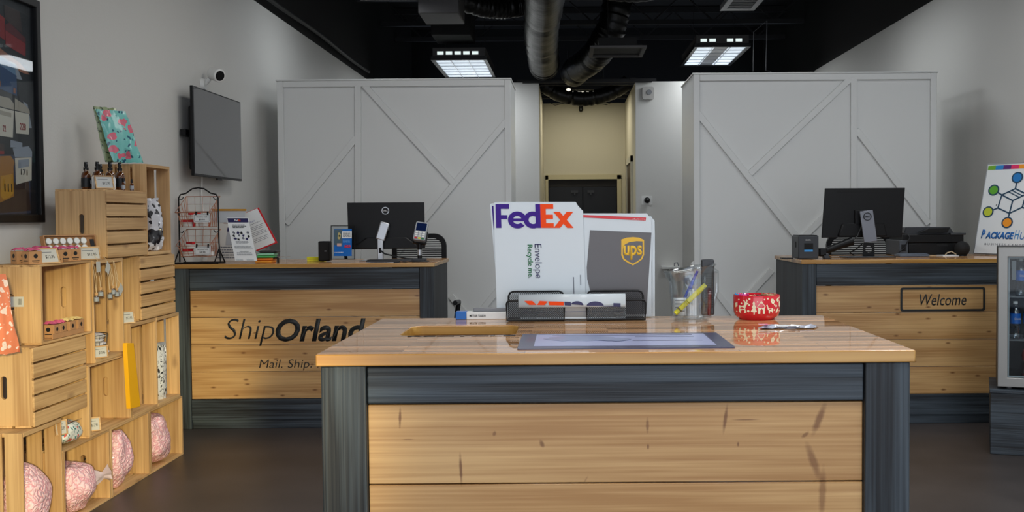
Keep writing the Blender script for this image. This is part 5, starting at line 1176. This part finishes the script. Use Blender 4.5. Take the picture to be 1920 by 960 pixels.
part('stand_base', G().box(nx-.17, nx+.14, -.18, .0, 0, .008), M['darkgrey'], mo, bevel=.003); part('cable', G().tube([(nx-.03, -.05, .09), (nx-.07, -.03, .05), (nx-.10, .0, .03), (nx-.06, .03, .006)], .004, 6), M['black'], mo)
tag(part('tablet_keyboard', G().box(-.10, .09, -.05, .07, .002, .016).box(-.09, .08, -.04, .06, .016, .021), P('blue_grey_plastic', (92, 100, 112), .35), bevel=.003, loc=(WY(1712, 478, 6.84).x, 6.84, 1.0)), 'low blue-grey keyboard right of the monitor base', 'keyboard')
# printer
pl = WY(1686, 476, 6.98); pr_ = WY(1810, 472, 6.98); pcx = (pl.x+pr_.x)/2; pw = (pr_.x-pl.x)/2
Z = lambda v, Y=6.98: WY(1750, v, Y).z - 1
mf = thing('office_printer', 'black multifunction printer on the right counter', 'printer', (pcx, 6.98, 1.0))
part('paper_base', G().box(-pw+.06, pw-.01, 0, .32, .004, Z(456)), M['black'], mf, bevel=.006); part('port_block', G().box(-pw, -pw+.058, -.004, .3, .004, Z(450)), P('printer_grey', (74, 78, 84), .4), mf, bevel=.004)
part('port_recess', G().box(-pw+.012, -pw+.042, -.006, -.004, .03, Z(458)), M['blackmatte'], mf); part('scanner_unit', G().box(-pw+.03, pw-.01, .0, .32, Z(456)+.002, Z(439)), M['black'], mf, bevel=.006)
part('document_feeder', G().prism([(-pw+.04, Z(439)), (pw-.06, Z(439)), (pw-.09, Z(426)), (-pw+.05, Z(426))], .24, TR(0, .27, 0) @ FRONT), M['darkgrey'], mf, bevel=.005)
part('feeder_tray', G().prism([(-pw+.12, Z(436)), (-pw+.19, Z(428)), (-pw+.33, Z(427)), (-pw+.31, Z(436))], .03, TR(0, .02, 0) @ FRONT), M['black'], mf, bevel=.003)
part('side_ledge', G().box(pw-.10, pw+.0, -.01, .25, Z(441), Z(437)), M['darkgrey'], mf, bevel=.003); part('handle_recess', G().box(.03, .10, -.0015, 0, .06, .08), M['blackmatte'], mf)
part('cable', G().tube([(-pw+.03, -.008, .05), (-pw+.06, -.03, .12), (-pw+.05, -.02, Z(438)), (-pw+.0, -.01, Z(436)), ], .004, 6).tube([(-pw+.03, -.008, .05), (-pw-.02, -.04, .02), (-pw-.05, -.06, .004)], .004, 6), M['ink'], mf)
# round speaker ball
q = WY(1804, 476, 6.87); sp_ = thing('round_speaker', 'black ball-shaped speaker in front of the office printer', 'speaker', (q.x, q.y, 1.0)); rb = 14*q.y/2000
part('ball', G().sph((0, 0, rb), rb, 28, 18), M['blackmatte'], sp_); part('foot', G().cyl((0, 0, 0), (0, 0, .008), rb*.6, n=24), M['black'], sp_); part('cable', G().tube([(-rb*.8, 0, .012), (-rb*1.5, -.01, .03), (-rb*2.0, 0, .022), (-rb*2.2, .02, .004)], .0035, 6), M['twine'], sp_)
for i, (u0, u1, lb) in enumerate(((1712, 1765, 'flat tan envelope lying in front of the printer'), (1750, 1790, 'white paper slip lying in front of the printer, left of the ball speaker'))):
    a = WZ(u0, 479, 1.0); b = WZ(u1, 479, 1.0); t = thing('flat_envelope', lb, 'envelope', ((a.x+b.x)/2, a.y-.1*i, 1.0), rz=.1*i)
    part('sheet', G().box(-(b.x-a.x)/2, (b.x-a.x)/2, -.06, .04, .0, .004+.002*i), M['twine'] if not i else M['paper'], t, bevel=.001); part('flap', G().prism([(-(b.x-a.x)/2, .04), ((b.x-a.x)/2, .04), (0, -.0)], .0006, TR(0, 0, .0045+.002*i)), M['greypaper'], t)
# hub sign
t, Mq = board('standing_sign', 'white sign with a coloured hub logo behind the drinks fridge', 'sign', [(1826, 475.5), (1948, 480.5), (1971, 303), (1857, 309.5)], [7.15, 6.72, 6.80, 7.23], .006, M['paper'])
part('edge_rim', G().prism([(-.008, -.004), (1.006, -.004), (1.006, 1.006), (-.008, 1.006)], -.009, Mq @ TR(0, 0, .0015), [[(.004, .004), (.994, .004), (.994, .994), (.004, .994)]]), M['silver'], t)
part('easel_leg', G().bar(Mq @ Vector((.25, .55, -.01)), (Mq @ Vector((.25, 0, -.01))) + Vector((.04, .15, 0)), .03, .004), M['black'], t)
tc_ = [(110, 170, 40), (30, 130, 200), (90, 30, 110), (225, 40, 100), (240, 150, 30), (60, 170, 90), (30, 130, 200), (110, 170, 40)]
for k in range(8): on(t, Mq, .012+k*.122, .134+k*.122, .935, .982, P('sign_tile', tc_[k], .5), name='colour_tile')
hb = M['hub'] = P('hub_line_blue', (28, 66, 92), .45)
vt = dict(top=(.496, .716), lt=(.30, .65), ce=(.484, .585), lb=(.27, .505), bc=(.463, .446), rt=(.675, .655), rb=(.645, .512))
def seg(a, b, w_=.011):
    a = Vector(a); b = Vector(b); d = (b-a); n = Vector((-d.y*1.35, d.x/1.35)).normalized()*w_; n.y *= .7; on(t, Mq, 0,0,0,0, hb, poly=[tuple(a+n), tuple(b+n), tuple(b-n), tuple(a-n)], name='hub_line', lift=.0012)
for a, b in (('top', 'lt'), ('lt', 'ce'), ('lt', 'lb'), ('lb', 'bc'), ('ce', 'bc'), ('top', 'rt'), ('rt', 'ce'), ('rt', 'rb'), ('rb', 'bc')): seg(vt[a], vt[b])
seg((.398, .683), (.58, .62), .008); seg((.44, .70), (.62, .637), .008)
for c_, e, col in (((.50, .838), 'top', (28, 120, 190)), ((.16, .705), 'lt', (90, 165, 40)), ((.125, .462), 'lb', (190, 200, 50)), ((.452, .345), 'bc', (238, 150, 30)), ((.83, .72), 'rt', (110, 40, 130)), ((.80, .47), 'rb', (225, 50, 100))):
    seg(vt[e], c_); on(t, Mq, 0,0,0,0, hb, poly=circ(c_[0], c_[1], .088, 24, .062), name='hub_ring', lift=.0018); on(t, Mq, 0,0,0,0, P('hub_dot', col, .5), poly=circ(c_[0], c_[1], .066, 24, .047), name='hub_dot', lift=.0024)
sb_ = P('sign_blue', (20, 100, 175), .45)
ont(t, Mq, 'P', .105, .215, .06, .10, sb_, bold=.04, shear=.15); ont(t, Mq, 'ACKAGE', .365, .203, .44, .078, sb_, bold=.05, shear=.15); ont(t, Mq, 'H', .63, .215, .07, .10, P('sign_blue_light', (40, 130, 195), .45), shear=.15); ont(t, Mq, 'UB', .75, .203, .14, .078, sb_, shear=.15)
ont(t, Mq, 'BUSINESS CENTERS', .5, .105, .70, .022, M['greyink'], sp=1.3)
# ================================================================== things on the crates
def Yat(u, X): return WX(u, 480, X).y
TZ = z3 + WID + .001          # top of the upper slatted crate
def spray(label):
    t = thing('spray_bottle', label, 'bottle', (0, 0, 0), group='amber spray bottles on the upper crate')
    part('bottle_body', G().lathe([(0, 0), (.021, 0), (.0225, .004), (.0225, .066), (.019, .08), (.010, .088), (.010, .095)], n=24), M['amber'], t)
    part('label_wrap', G().lathe([(.023, .014), (.023, .058)], n=24), M['ink'], t)
    part('label_print', G().box(.0228, .0234, -.008, .008, .03, .045), M['greypaper'], t)
    c = part('spray_cap', G().cyl((0, 0, .094), (0, 0, .106), .0115, .0115, 18).cyl((0, 0, .106), (0, 0, .112), .006, n=12).cyl((0, 0, .110), (0, 0, .132), .0085, .0075, 16), M['black'], t)
    part('nozzle', G().cyl((.004, -.004, .124), (.010, -.008, .124), .0025, n=8), M['grey'], c)
    return t
s0_ = None
for (u, X, lb) in ((165, -2.26, 'amber spray bottle, leftmost on the upper crate'), (186, -2.20, 'amber spray bottle behind the framed price card'), (192, -2.275, 'amber spray bottle half hidden at the back of the row'), (210, -2.16, 'amber spray bottle right of the framed price card'), (228, -2.14, 'amber spray bottle at the right end of the row')):
    if s0_ is None: s0_ = spray(lb); s0_.location = (X, Yat(u, X), TZ)
    else: dup(s0_, (X, Yat(u, X), TZ), (0, 0, 0), lb)
for u, X, lb in ((234, -2.10, 'tiny amber dropper bottle in front of the right spray bottle'), (250, -2.105, 'tiny amber dropper bottle standing alone at the right of the row')):
    t = thing('dropper_bottle', lb, 'bottle', (X, Yat(u, X), TZ)); part('bottle_body', G().lathe([(0, 0), (.009, 0), (.009, .03), (.005, .036), (.005, .04)], n=16), M['amber'], t)
    part('label_wrap', G().lathe([(.0094, .006), (.0094, .024)], n=16), M['greypaper'], t); part('cap', G().cyl((0, 0, .038), (0, 0, .056), .0055, .0045, 12), M['black'], t)
def pricecard(label, u, v, X, Z_, w_=.085, h_=.058, rz=0, tilt=.28, txt='$12.95'):
    """small wooden-framed price card propped up, facing the room (+x, turned to the camera)"""
    y = WX(u, v, X).y; t = thing('price_card_frame', label, 'price card', (X, y, Z_), rz=math.radians(-38)+rz)
    Mt = Matrix.Rotation(-tilt, 4, 'Y') @ ROOMX
    part('wood_frame', G().prism([(-w_/2, 0), (w_/2, 0), (w_/2, h_), (-w_/2, h_)], .006, Mt, [[(-w_/2+.005, .005), (w_/2-.005, .005), (w_/2-.005, h_-.005), (-w_/2+.005, h_-.005)]]), M['crate_y'], t)
    c = part('card', G().box(-w_/2+.005, w_/2-.005, .005, h_-.005, .001, .003, Mt), M['card'], t, smooth=False)
    text(c, txt, M['ink'], Mt @ TR(w_*.1, h_*.42, .0034), w=w_*.42, h=h_*.24, ext=.0002); part('scribble', G().prism([(-w_*.34, h_*.7), (w_*.2, h_*.7), (w_*.2, h_*.74), (-w_*.34, h_*.74)], .0002, Mt @ TR(0, 0, .0034)), M['greyink'], c, smooth=False)
    part('prop', G().box(-.02, -.017, -.012, .012, 0, h_*.6), M['crate_y'], t)
    return t
pricecard('framed price card in front of the amber spray bottles', 197, 350, -2.105, TZ, .088, .062)
for i, (u, X) in enumerate(((178, -2.15), (217, -2.115))):
    t = thing('paper_tag', ['white paper tag hanging at the left of the price card on the upper crate', 'narrow white paper tag between the two right spray bottles'][i], 'tag', (X, Yat(u, X), TZ))
    part('tag_sheet', G().prism([(-.012, .0), (.012, .0), (.016, .05), (.002, .062), (-.012, .05)], .001, ROOMX), M['paper'], t)
    part('string', G().tube([(0, 0, .055), (-.02, .0, .08), (-.035, 0, .088)], .0012, 6), M['twine'], t)
# mailers on the topmost crate
def pillow(name, label, cat, origin, ex, ey, th, mats, n=14, wob=.004, seed=1, group=None, crinkle=0.0):
    o = Vector(origin); t = thing(name, label, cat, o, group=group); ex = Vector(ex); ey = Vector(ey); nn = ex.cross(ey).normalized(); g = G()
    gr = {}
    for sd in (0, 1):
        for i in range(n+1):
            for j in range(n+1):
                a, b = i/n, j/n; edge = i in (0, n) or j in (0, n)
                if sd and edge: gr[sd, i, j] = gr[0, i, j]; continue
                f = (max(0, math.sin(PI*a))*max(0, math.sin(PI*b)))**.5*th*.5*(1 if sd else -1)
                q = noise.noise(Vector((a*3+seed, b*3, sd)))*wob*2; q2 = noise.noise(Vector((a*9+seed, b*9, sd)))*crinkle
                p = ex*(a-.5 + (.02*math.sin(b*7+seed) if edge else 0)) + ey*(b + (.02*noise.noise(Vector((a*5, seed, 0))))) + nn*(f+q+q2)
                gr[sd, i, j] = g.v(p)
    for sd in (0, 1):
        for i in range(n):
            for j in range(n): g.fa([gr[sd, i, j], gr[sd, i+1, j], gr[sd, i+1, j+1], gr[sd, i, j+1]])
    b = part('bag', g, mats, t)
    return t, ex, ey, nn
M['turq'] = floral('turquoise_floral_film', (112, 186, 178), (214, 96, 116), (22, 84, 106), 19, .38, .28)
M['leafgreen'] = floral('green_leaf_film', (134, 148, 106), (112, 126, 84), (54, 68, 44), 22, .2, .28)
M['bw'] = floral('black_white_floral_film', (206, 206, 212), (34, 34, 40), (40, 40, 48), 11, .40, .3)
M['orangegeo'] = floral('coral_lattice_film', (222, 130, 96), (236, 214, 206), (236, 214, 206), 20, .26, .26)
M['multi'] = floral('multicolour_print_film', (222, 226, 222), (214, 90, 80), (44, 120, 120), 30, .3, .34)
M['script'] = floral('black_script_film', (222, 224, 226), (34, 34, 38), (40, 40, 40), 46, .25, .32, stretch=(1, 1, .8))
ZT2 = z3 + LEN + .001
pA = WX(258, 300, -2.16); pB = WX(218, 300, -2.16)
yy = Yat(247, -2.15)
t, ex, ey, nn = pillow('poly_mailer', 'turquoise floral mailer bag standing on the topmost crate', 'mailer bag', (-2.155, Yat(245, -2.155), ZT2+.004), (.10, .115, 0), (-.075, -.02, .255), .03, M['turq'], seed=3, crinkle=.004)
part('clear_window', G().prism([(-.02, .03), (.02, .02), (.024, .06), (-.005, .07)], .0008, Matrix.Translation(nn*.018) @ Matrix((ex.normalized(), ey.normalized(), nn)).transposed().to_4x4()), M['bagfilm'], t)
pillow('poly_mailer', 'green leaf-patterned mailer bag behind the turquoise one', 'mailer bag', (-2.215, Yat(222, -2.215), ZT2+.004), (.07, .10, 0), (-.045, -.02, .27), .022, M['leafgreen'], seed=8, crinkle=.003)
# black and white bag inside the topmost crate
pillow('poly_mailer', 'black and white floral bag inside the topmost crate', 'mailer bag', (-2.13, Yat(291, -2.13), z3+.02), (.035, .10, 0), (-.015, .01, .27), .075, M['bw'], seed=5, crinkle=.018, wob=.012)
# kraft boxes on the left top crate
TD = .4565 + WID + .001 + WID + .001
def kraft(label, tissue, z_=None):
    t = thing('kraft_box', label, 'box', (0, 0, 0))
    part('box_body', G().box(-.024, .024, -.027, .027, 0, .052), M['kraft'], t, bevel=.001)
    part('box_print', G().prism(circ(0, .033, .009, 12), .0003, TR(.0242, 0, 0) @ ROOMX).prism([(-.016, .012), (.016, .012), (.016, .016), (-.016, .016)], .0003, TR(.0242, 0, 0) @ ROOMX).prism([(-.012, .006), (.012, .006), (.012, .008), (-.012, .008)], .0003, TR(.0242, 0, 0) @ ROOMX), M['ink'], t, smooth=False)
    part('front_print', G().prism(circ(0, .033, .009, 12), .0003, TR(0, -.0272, 0) @ FRONT).prism([(-.014, .012), (.014, .012), (.014, .016), (-.014, .016)], .0003, TR(0, -.0272, 0) @ FRONT), M['ink'], t, smooth=False)
    g = G(); rn = random.Random(len(label)); R = [[g.v((-.023+.0092*i, -.026+.0104*j, .053 + (rn.uniform(.004, .016) if 0 < i < 5 and 0 < j < 5 else rn.uniform(0, .007)))) for i in range(6)] for j in range(6)]
    for i in range(5):
        for j in range(5): g.fa([R[j][i], R[j][i+1], R[j+1][i+1], R[j+1][i]])
    part('tissue_filling', g, tissue, t, smooth=False)
    return t
rows = []
for i in range(7):
    u = [38, 60, 84, 100, 117, 135, 72][i]; X = [-2.21, -2.14, -2.20, -2.125, -2.15, -2.14, -2.26][i]
    nm = ['kraft box with pink filling, leftmost on the top left crate', 'kraft box with dark round print at the left, pink filling', 'kraft box with pink filling behind the left price card', 'kraft box with pink filling half hidden behind the left price card', 'kraft box with pink filling right of the left price card', 'kraft box with bright pink filling, rightmost of the row on top', 'kraft box with pink filling at the back of the row on the top left crate'][i]
    k = kraft(nm, M['tissue']); y = Yat(u, X); k.location = (X, y, TD); k.rotation_euler = (0, 0, math.radians(-35 + 5*(i % 2)))
# tray of round tins, tilted
c = WX(168, 478, -2.19)
ty = thing('display_tray', 'kraft display tray standing up with rows of pale round tins', 'display tray', (-2.165, 4.735, TD), rz=math.radians(-30))
Mt = Matrix.Rotation(-.25, 4, 'Y') @ ROOMX
part('tray_back', G().box(-.16, .095, 0, .112, -.012, -.006, Mt), M['kraft'], ty); part('tray_rim', G().prism([(-.16, 0), (.095, 0), (.095, .112), (-.16, .112)], .018, Mt @ TR(0, 0, -.005), [[(-.155, .005), (.09, .005), (.09, .107), (-.155, .107)]]), M['kraft'], ty)
part('black_panel', G().box(.062, .082, .02, .09, .012, .014, Mt), M['ink'], ty)
tn = None
for r in range(3):
    for q in range(6):
        p = Mt @ Vector((-.135+.034*q, .022+.032*r, -.004)); wp = Matrix.Translation(ty.location) @ Matrix.Rotation(math.radians(-30), 4, 'Z') @ p
        if tn is None:
            tn = thing('round_tin', 'pale round tin in the kraft display tray on the left crate', 'tin', wp, rot=(Matrix.Rotation(math.radians(-30), 4, 'Z') @ Mt).to_euler(), group='round tins in the kraft tray')
            part('tin_body', G().cyl((0, 0, 0), (0, 0, .013), .0145, n=20), M['tin'], tn); part('lid_print', G().cyl((0, 0, .013), (0, 0, .0134), .0115, n=18), M['paper'], tn)
        else: dup(tn, wp)
pricecard('framed price card in front of the kraft boxes, left one on the top left crate', 92, 480, -2.095, TD, .095, .066, rz=.15, tilt=.35)
pricecard('framed price card in front of the tray of round tins', 169, 478, -2.092, TD, .098, .060)
# kraft boxes inside the crate with the barcode label
zi = .4565+WID+.001+.010
tr2 = thing('kraft_tray', 'low kraft tray under the kraft boxes inside the left crate', 'tray', (-2.125, 4.472, zi), rz=0)
part('tray', G().box(-.045, .035, -.15, .13, 0, .003).box(.031, .035, -.15, .13, .003, .02).box(-.045, -.041, -.15, .13, .003, .02), M['kraft'], tr2)
for i, (u, tm, lb) in enumerate(((93, M['tissue'], 'kraft box with mauve filling, leftmost inside the left crate'), (105, M['tissue'], 'kraft box with mauve filling, second inside the left crate'), (123, M['tissuegold'], 'kraft box with straw filling in the middle inside the left crate'), (139, M['tissuegold'], 'kraft box with pale filling, rightmost inside the left crate'))):
    k = kraft(lb, tm); X = -2.122; k.location = (X, Yat(u, X), zi+.0035); k.rotation_euler = (0, 0, 0)
# barcode label on the near end panel
lbx = WY(15, 577, CD.location.y - LEN/2 - .001); lby = WY(41, 555, CD.location.y - LEN/2 - .001)
lab = part('barcode_label', G().box(-.0006, 0, -.035, .035, -.02, .02), M['card'], CD, smooth=False)
# crate local: x along world y, y up, z towards the room
lab.data.transform(Matrix.Identity(4)); lab.location = (-LEN/2-.0004, (lbx.z+lby.z)/2 - CD.location.z, (lbx.x+lby.x)/2 - XB); lab.rotation_euler = (math.radians(90), 0, 0)
bars = part('barcode', (lambda g: [g.box(-.0012, -.0006, .012+.003*i, .013+.003*i, -.012, .012) for i in range(5)] and g)(G()), M['ink'], lab, smooth=False)
# coral mailer leaning at the far left
ZE = .4565+WID+.001
t, ex, ey, nn = pillow('poly_mailer', 'coral and white lattice mailer bag at the far left on the lower crate', 'mailer bag', (WX(8, 600, -2.06).x-.02, Yat(4, -2.08)-.0, ZE), (.06, .10, 0), (-.03, -.03, .295), .03, M['orangegeo'], seed=2)
# hanging cork bottles
for i, (u, v0, v1, dx_) in enumerate(((181, 495, 566, 0), (189, 492, 556, .01), (206, 496, 560, .0), (212, 500, 552, -.01), (219, 490, 556, .012))):
    X = -2.083+.012+abs(dx_)*.5; p0 = WX(u+3, v0, X); p1 = WX(u, v1, X)
    t = thing('cork_bottle', ['small corked bottle on twine, leftmost of the hanging row', 'small corked bottle on twine, second of the hanging row', 'small corked bottle on twine, middle of the hanging row', 'small corked bottle on twine, fourth of the hanging row', 'small corked bottle on twine, rightmost of the hanging row'][i], 'hanging bottle', (X, p1.y, p1.z))
    L = p0.z - p1.z
    part('glass_vial', G().lathe([(0, 0), (.011, 0), (.012, .003), (.012, .024), (.008, .028), (.008, .03)], n=18), M['clear'], t); part('filling', G().cyl((0, 0, .002), (0, 0, .02), .0105, n=16), M['greypaper'], t)
    part('cork_stopper', G().cyl((0, 0, .028), (0, 0, .04), .007, .008, 14), M['cork'], t)
    part('twine', G().tube([(0, 0, .038), (0, -.012, L*.6), (-.012, -.004, L), (-.018, .004, L+.005), (-.012, .006, L), (0, .008, L*.6), (0, 0, .038)], .0012, 6), M['twine'], t)
for i, (u, v, an) in enumerate(((184, 500, .1), (202, 502, -.5), (226, 542, -.8))):
    X = -2.062; p = WX(u, v, X); t = thing('paper_tag', ['square white tag at the top left of the hanging bottles', 'tilted white tag at the top middle of the hanging bottles', 'pale tilted tag at the right of the hanging bottles'][i], 'tag', p)
    part('tag_sheet', G().prism([(-.02, -.024), (.02, -.024), (.022, .02), (-.018, .024)], .001, Matrix.Rotation(an, 4, 'X') @ ROOMX), M['card'], t)
    part('string', G().tube([(0, 0, .018), (-.01, .004, .04), (-.02, .0, .055)], .001, 6), M['twine'], t)
# hook on the crate edge; wire basket with pouches
zb2 = z1+WID+.001+.0165
wbk = thing('wire_basket', 'small black wire basket of white pouches in the crate under the hanging bottles', 'basket', (-2.16, 4.842, zb2))
g = G()
for z, rx, ry in ((.003, .045, .075), (.045, .05, .083), (.095, .056, .092)): g.tube([(rx*math.cos(2*PI*k/28), ry*math.sin(2*PI*k/28), z) for k in range(28)], .0017, 6, closed=True)
for k in range(14):
    a = 2*PI*k/14; g.tube([(.045*math.cos(a), .075*math.sin(a), .003), (.056*math.cos(a), .092*math.sin(a), .095)], .0012, 5)
part('wire_grid', g, M['wire'], wbk); part('base_plate', G().cyl((0, 0, 0), (0, 0, .003), .045, n=24), M['wire'], wbk)
for i in range(5):
    t = thing('white_pouch', ['white pouch lying lowest in the small wire basket', 'white pouch second from the bottom in the small wire basket', 'white crinkled pouch in the middle of the small wire basket', 'white pouch near the top of the small wire basket', 'white pouch topmost in the small wire basket'][i], 'pouch', (-2.145, wbk.location.y+(-.008 if i % 2 else .008), zb2+.006+.019*i), rz=.3*(i-2))
    R = []; g = G()
    part('pouch_body', G().sph((0, 0, .007), (.036, .06, .013), 16, 8), P('pouch_white', (216, 214, 220), .5, bump=.9, bscale=70), t); part('seam', G().tube([(-.03, -.05, .009), (0, -.058, .010), (.03, -.05, .009)], .0016, 6), M['greypaper'], t)
pricecard('small framed price card in front of the little wire basket', 188, 657, -2.085, zb2-.0, .07, .055, tilt=.1, txt='$10.95')
# items behind hanging bottles
pricecard('small framed price card on the crate under the slatted crate at the right', 240, 600, -2.10, z2, .07, .06, tilt=.2)
# yellow card leaning
yq = thing('yellow_card', 'tall amber yellow card leaning in front of the crates', 'card', (0, 0, 0))
X = -2.060
pts = [WX(244, 766, X), WX(262, 762, X+.0), WX(249, 643, X), WX(237, 643, X)]; o = Vector((X, pts[0].y, z1)); yq.location = o
poly = [((p.y-o.y), max(0, p.z-o.z)) for p in pts]
part('card_face', G().prism(poly, .004, ROOMX), M['amberyellow'], yq, bevel=.0008); part('side_fold', G().prism([(poly[0][0], poly[0][1]), (poly[3][0], poly[3][1]), (poly[3][0]-.004, poly[3][1]-.01), (poly[0][0]-.004, poly[0][1])], .02, TR(-.016, 0, 0) @ ROOMX), M['amberyellow'], yq)
# bubble wrap pouch in the middle crate
def bumpbag(name, label, cat, c, r, mat, seed=1, neck=None, amp=.14, n=40, m=26, film=True):
    """lumpy tied bag; c = centre, r = three radii, neck = direction of the gathered end"""
    c = Vector(c); o = Vector((c.x, c.y, c.z - r[2])); t = thing(name, label, cat, o); g = G(); rr = []
    for j in range(m+1):
        ph = PI*j/m; row = []
        for i in range(n):
            th = 2*PI*i/n; d = Vector((math.sin(ph)*math.cos(th), math.sin(ph)*math.sin(th), -math.cos(ph)))
            k = 1 + amp*noise.noise(d*1.6 + Vector((seed, 0, 0))) + .05*noise.noise(d*5 + Vector((seed, 3, 0)))
            p = Vector((math.copysign(abs(d.x)**.85, d.x)*r[0], math.copysign(abs(d.y)**.85, d.y)*r[1], d.z*r[2]))*k
            p.z = max(p.z, -r[2]*.97); row.append(p)
        rr.append(row)
    vs = []
    for j, row in enumerate(rr):
        if j in (0, m): vs.append([g.v(row[0] + Vector((0, 0, r[2])))])
        else: vs.append([g.v(p + Vector((0, 0, r[2]))) for p in row])
    for a, b in zip(vs, vs[1:]):
        for i in range(n):
            j = (i+1) % n
            if len(a) == 1: g.fa([a[0], b[j], b[i]])
            elif len(b) == 1: g.fa([a[i], a[j], b[0]])
            else: g.fa([a[i], a[j], b[j], b[i]])
    part('bag_contents', g, mat, t)
    if neck:
        d = Vector(neck).normalized(); e = Vector((d.x*r[0], d.y*r[1], d.z*r[2]))*.88 + Vector((0, 0, r[2])); L = min(r)*.75
        g = G(); k = 14; rings = []
        side = d.orthogonal().normalized(); up = d.cross(side)
        for f, w_ in ((0, .55), (.35, .34), (.6, .2), (.8, .34), (1.0, .5)):
            rings.append([g.v(e + d*L*f + (side*math.cos(2*PI*i/k) + up*math.sin(2*PI*i/k))*min(r)*w_*.7*(1+.25*math.sin(i*2.4+f*3))) for i in range(k)])
        for a, b in zip(rings, rings[1:]):
            for i in range(k): g.fa([a[i], a[(i+1) % k], b[(i+1) % k], b[i]])
        part('gathered_film', g, P('gathered_film', (196, 178, 184), .25, coat=.6), t)
    return t
M['bubble'] = P('bubble_wrap_film', (206, 186, 156), .2, coat=.7, bump=1.0, bscale=55)
bumpbag('bubble_wrap_pouch', 'tan bubble wrap pouch standing in the crate beside the yellow card', 'pouch', (-2.20, CM.location.y-LEN/2+.075, z1+.13), (.04, .055, .115), M['bubble'], 4)
# patterned white bag hanging in the right crate
p = WX(296, 738, -2.12)
t, ex, ey, nn = pillow('poly_mailer', 'white bag with black script print in the crate at the right', 'mailer bag', (-2.12, Yat(297, -2.12), z1+.012), (.02, .085, 0), (0, .0, .30), .03, M['script'], seed=7, crinkle=.004)
part('top_hem', G().box(-.012, .012, -.035, .035, .287, .30), M['greypaper'], t)
# floral cosmetic pouch in the gap
c = WX(134, 812, -2.12)
t = bumpbag('floral_pouch', 'multicoloured floral zip pouch lying in the gap under the slatted crate', 'pouch', (-2.14, 4.50, z1+.052), (.055, .105, .05), M['multi'], 9)
part('zip', G().tube([(.03, -.10, .085), (.035, 0, .092), (.03, .10, .088)], .003, 6), M['steel'], t)
pricecard('framed price card at the left of the floral zip pouch', 114, 790, -2.09, z1+.065, .055, .062, rz=.1, tilt=.1)
pricecard('framed price card at the right of the floral zip pouch', 175, 800, -2.115, z1+.0095, .062, .062, rz=-.3, tilt=.25)
# bags of pink packing peanuts
Pm = M['peanut']
bumpbag('peanut_bag', 'bag of pink packing peanuts in the crate standing at the far left', 'bag', (-2.155, CV1.location.y-.02, .155), (.085, .115, .14), Pm, 1)
bumpbag('peanut_bag', 'large round bag of pink packing peanuts lying in a floor crate, neck twisted', 'bag', (-2.16, CF.location.y+.0, .012+.106), (.095, .13, .106), Pm, 2, amp=.22, neck=(.75, .65, .15))
bumpbag('peanut_bag', 'paler bag of packing peanuts squeezed behind the large round one', 'bag', (-2.19, CF.location.y-.172, .012+.122), (.07, .028, .115), P('pale_peanut_bag', (226, 186, 204), .3, coat=.6, bump=.6, bscale=40), 3)
bumpbag('peanut_bag', 'tall upright bag of pink packing peanuts in the second floor crate', 'bag', (-2.155, CG.location.y-.06, .010+.135), (.085, .095, .137), Pm, 5, amp=.2)
bumpbag('peanut_bag', 'bag of pink packing peanuts in the last floor crate at the right', 'bag', (-2.16, CH.location.y-.03, .012+.128), (.09, .115, .128), Pm, 6, amp=.2)
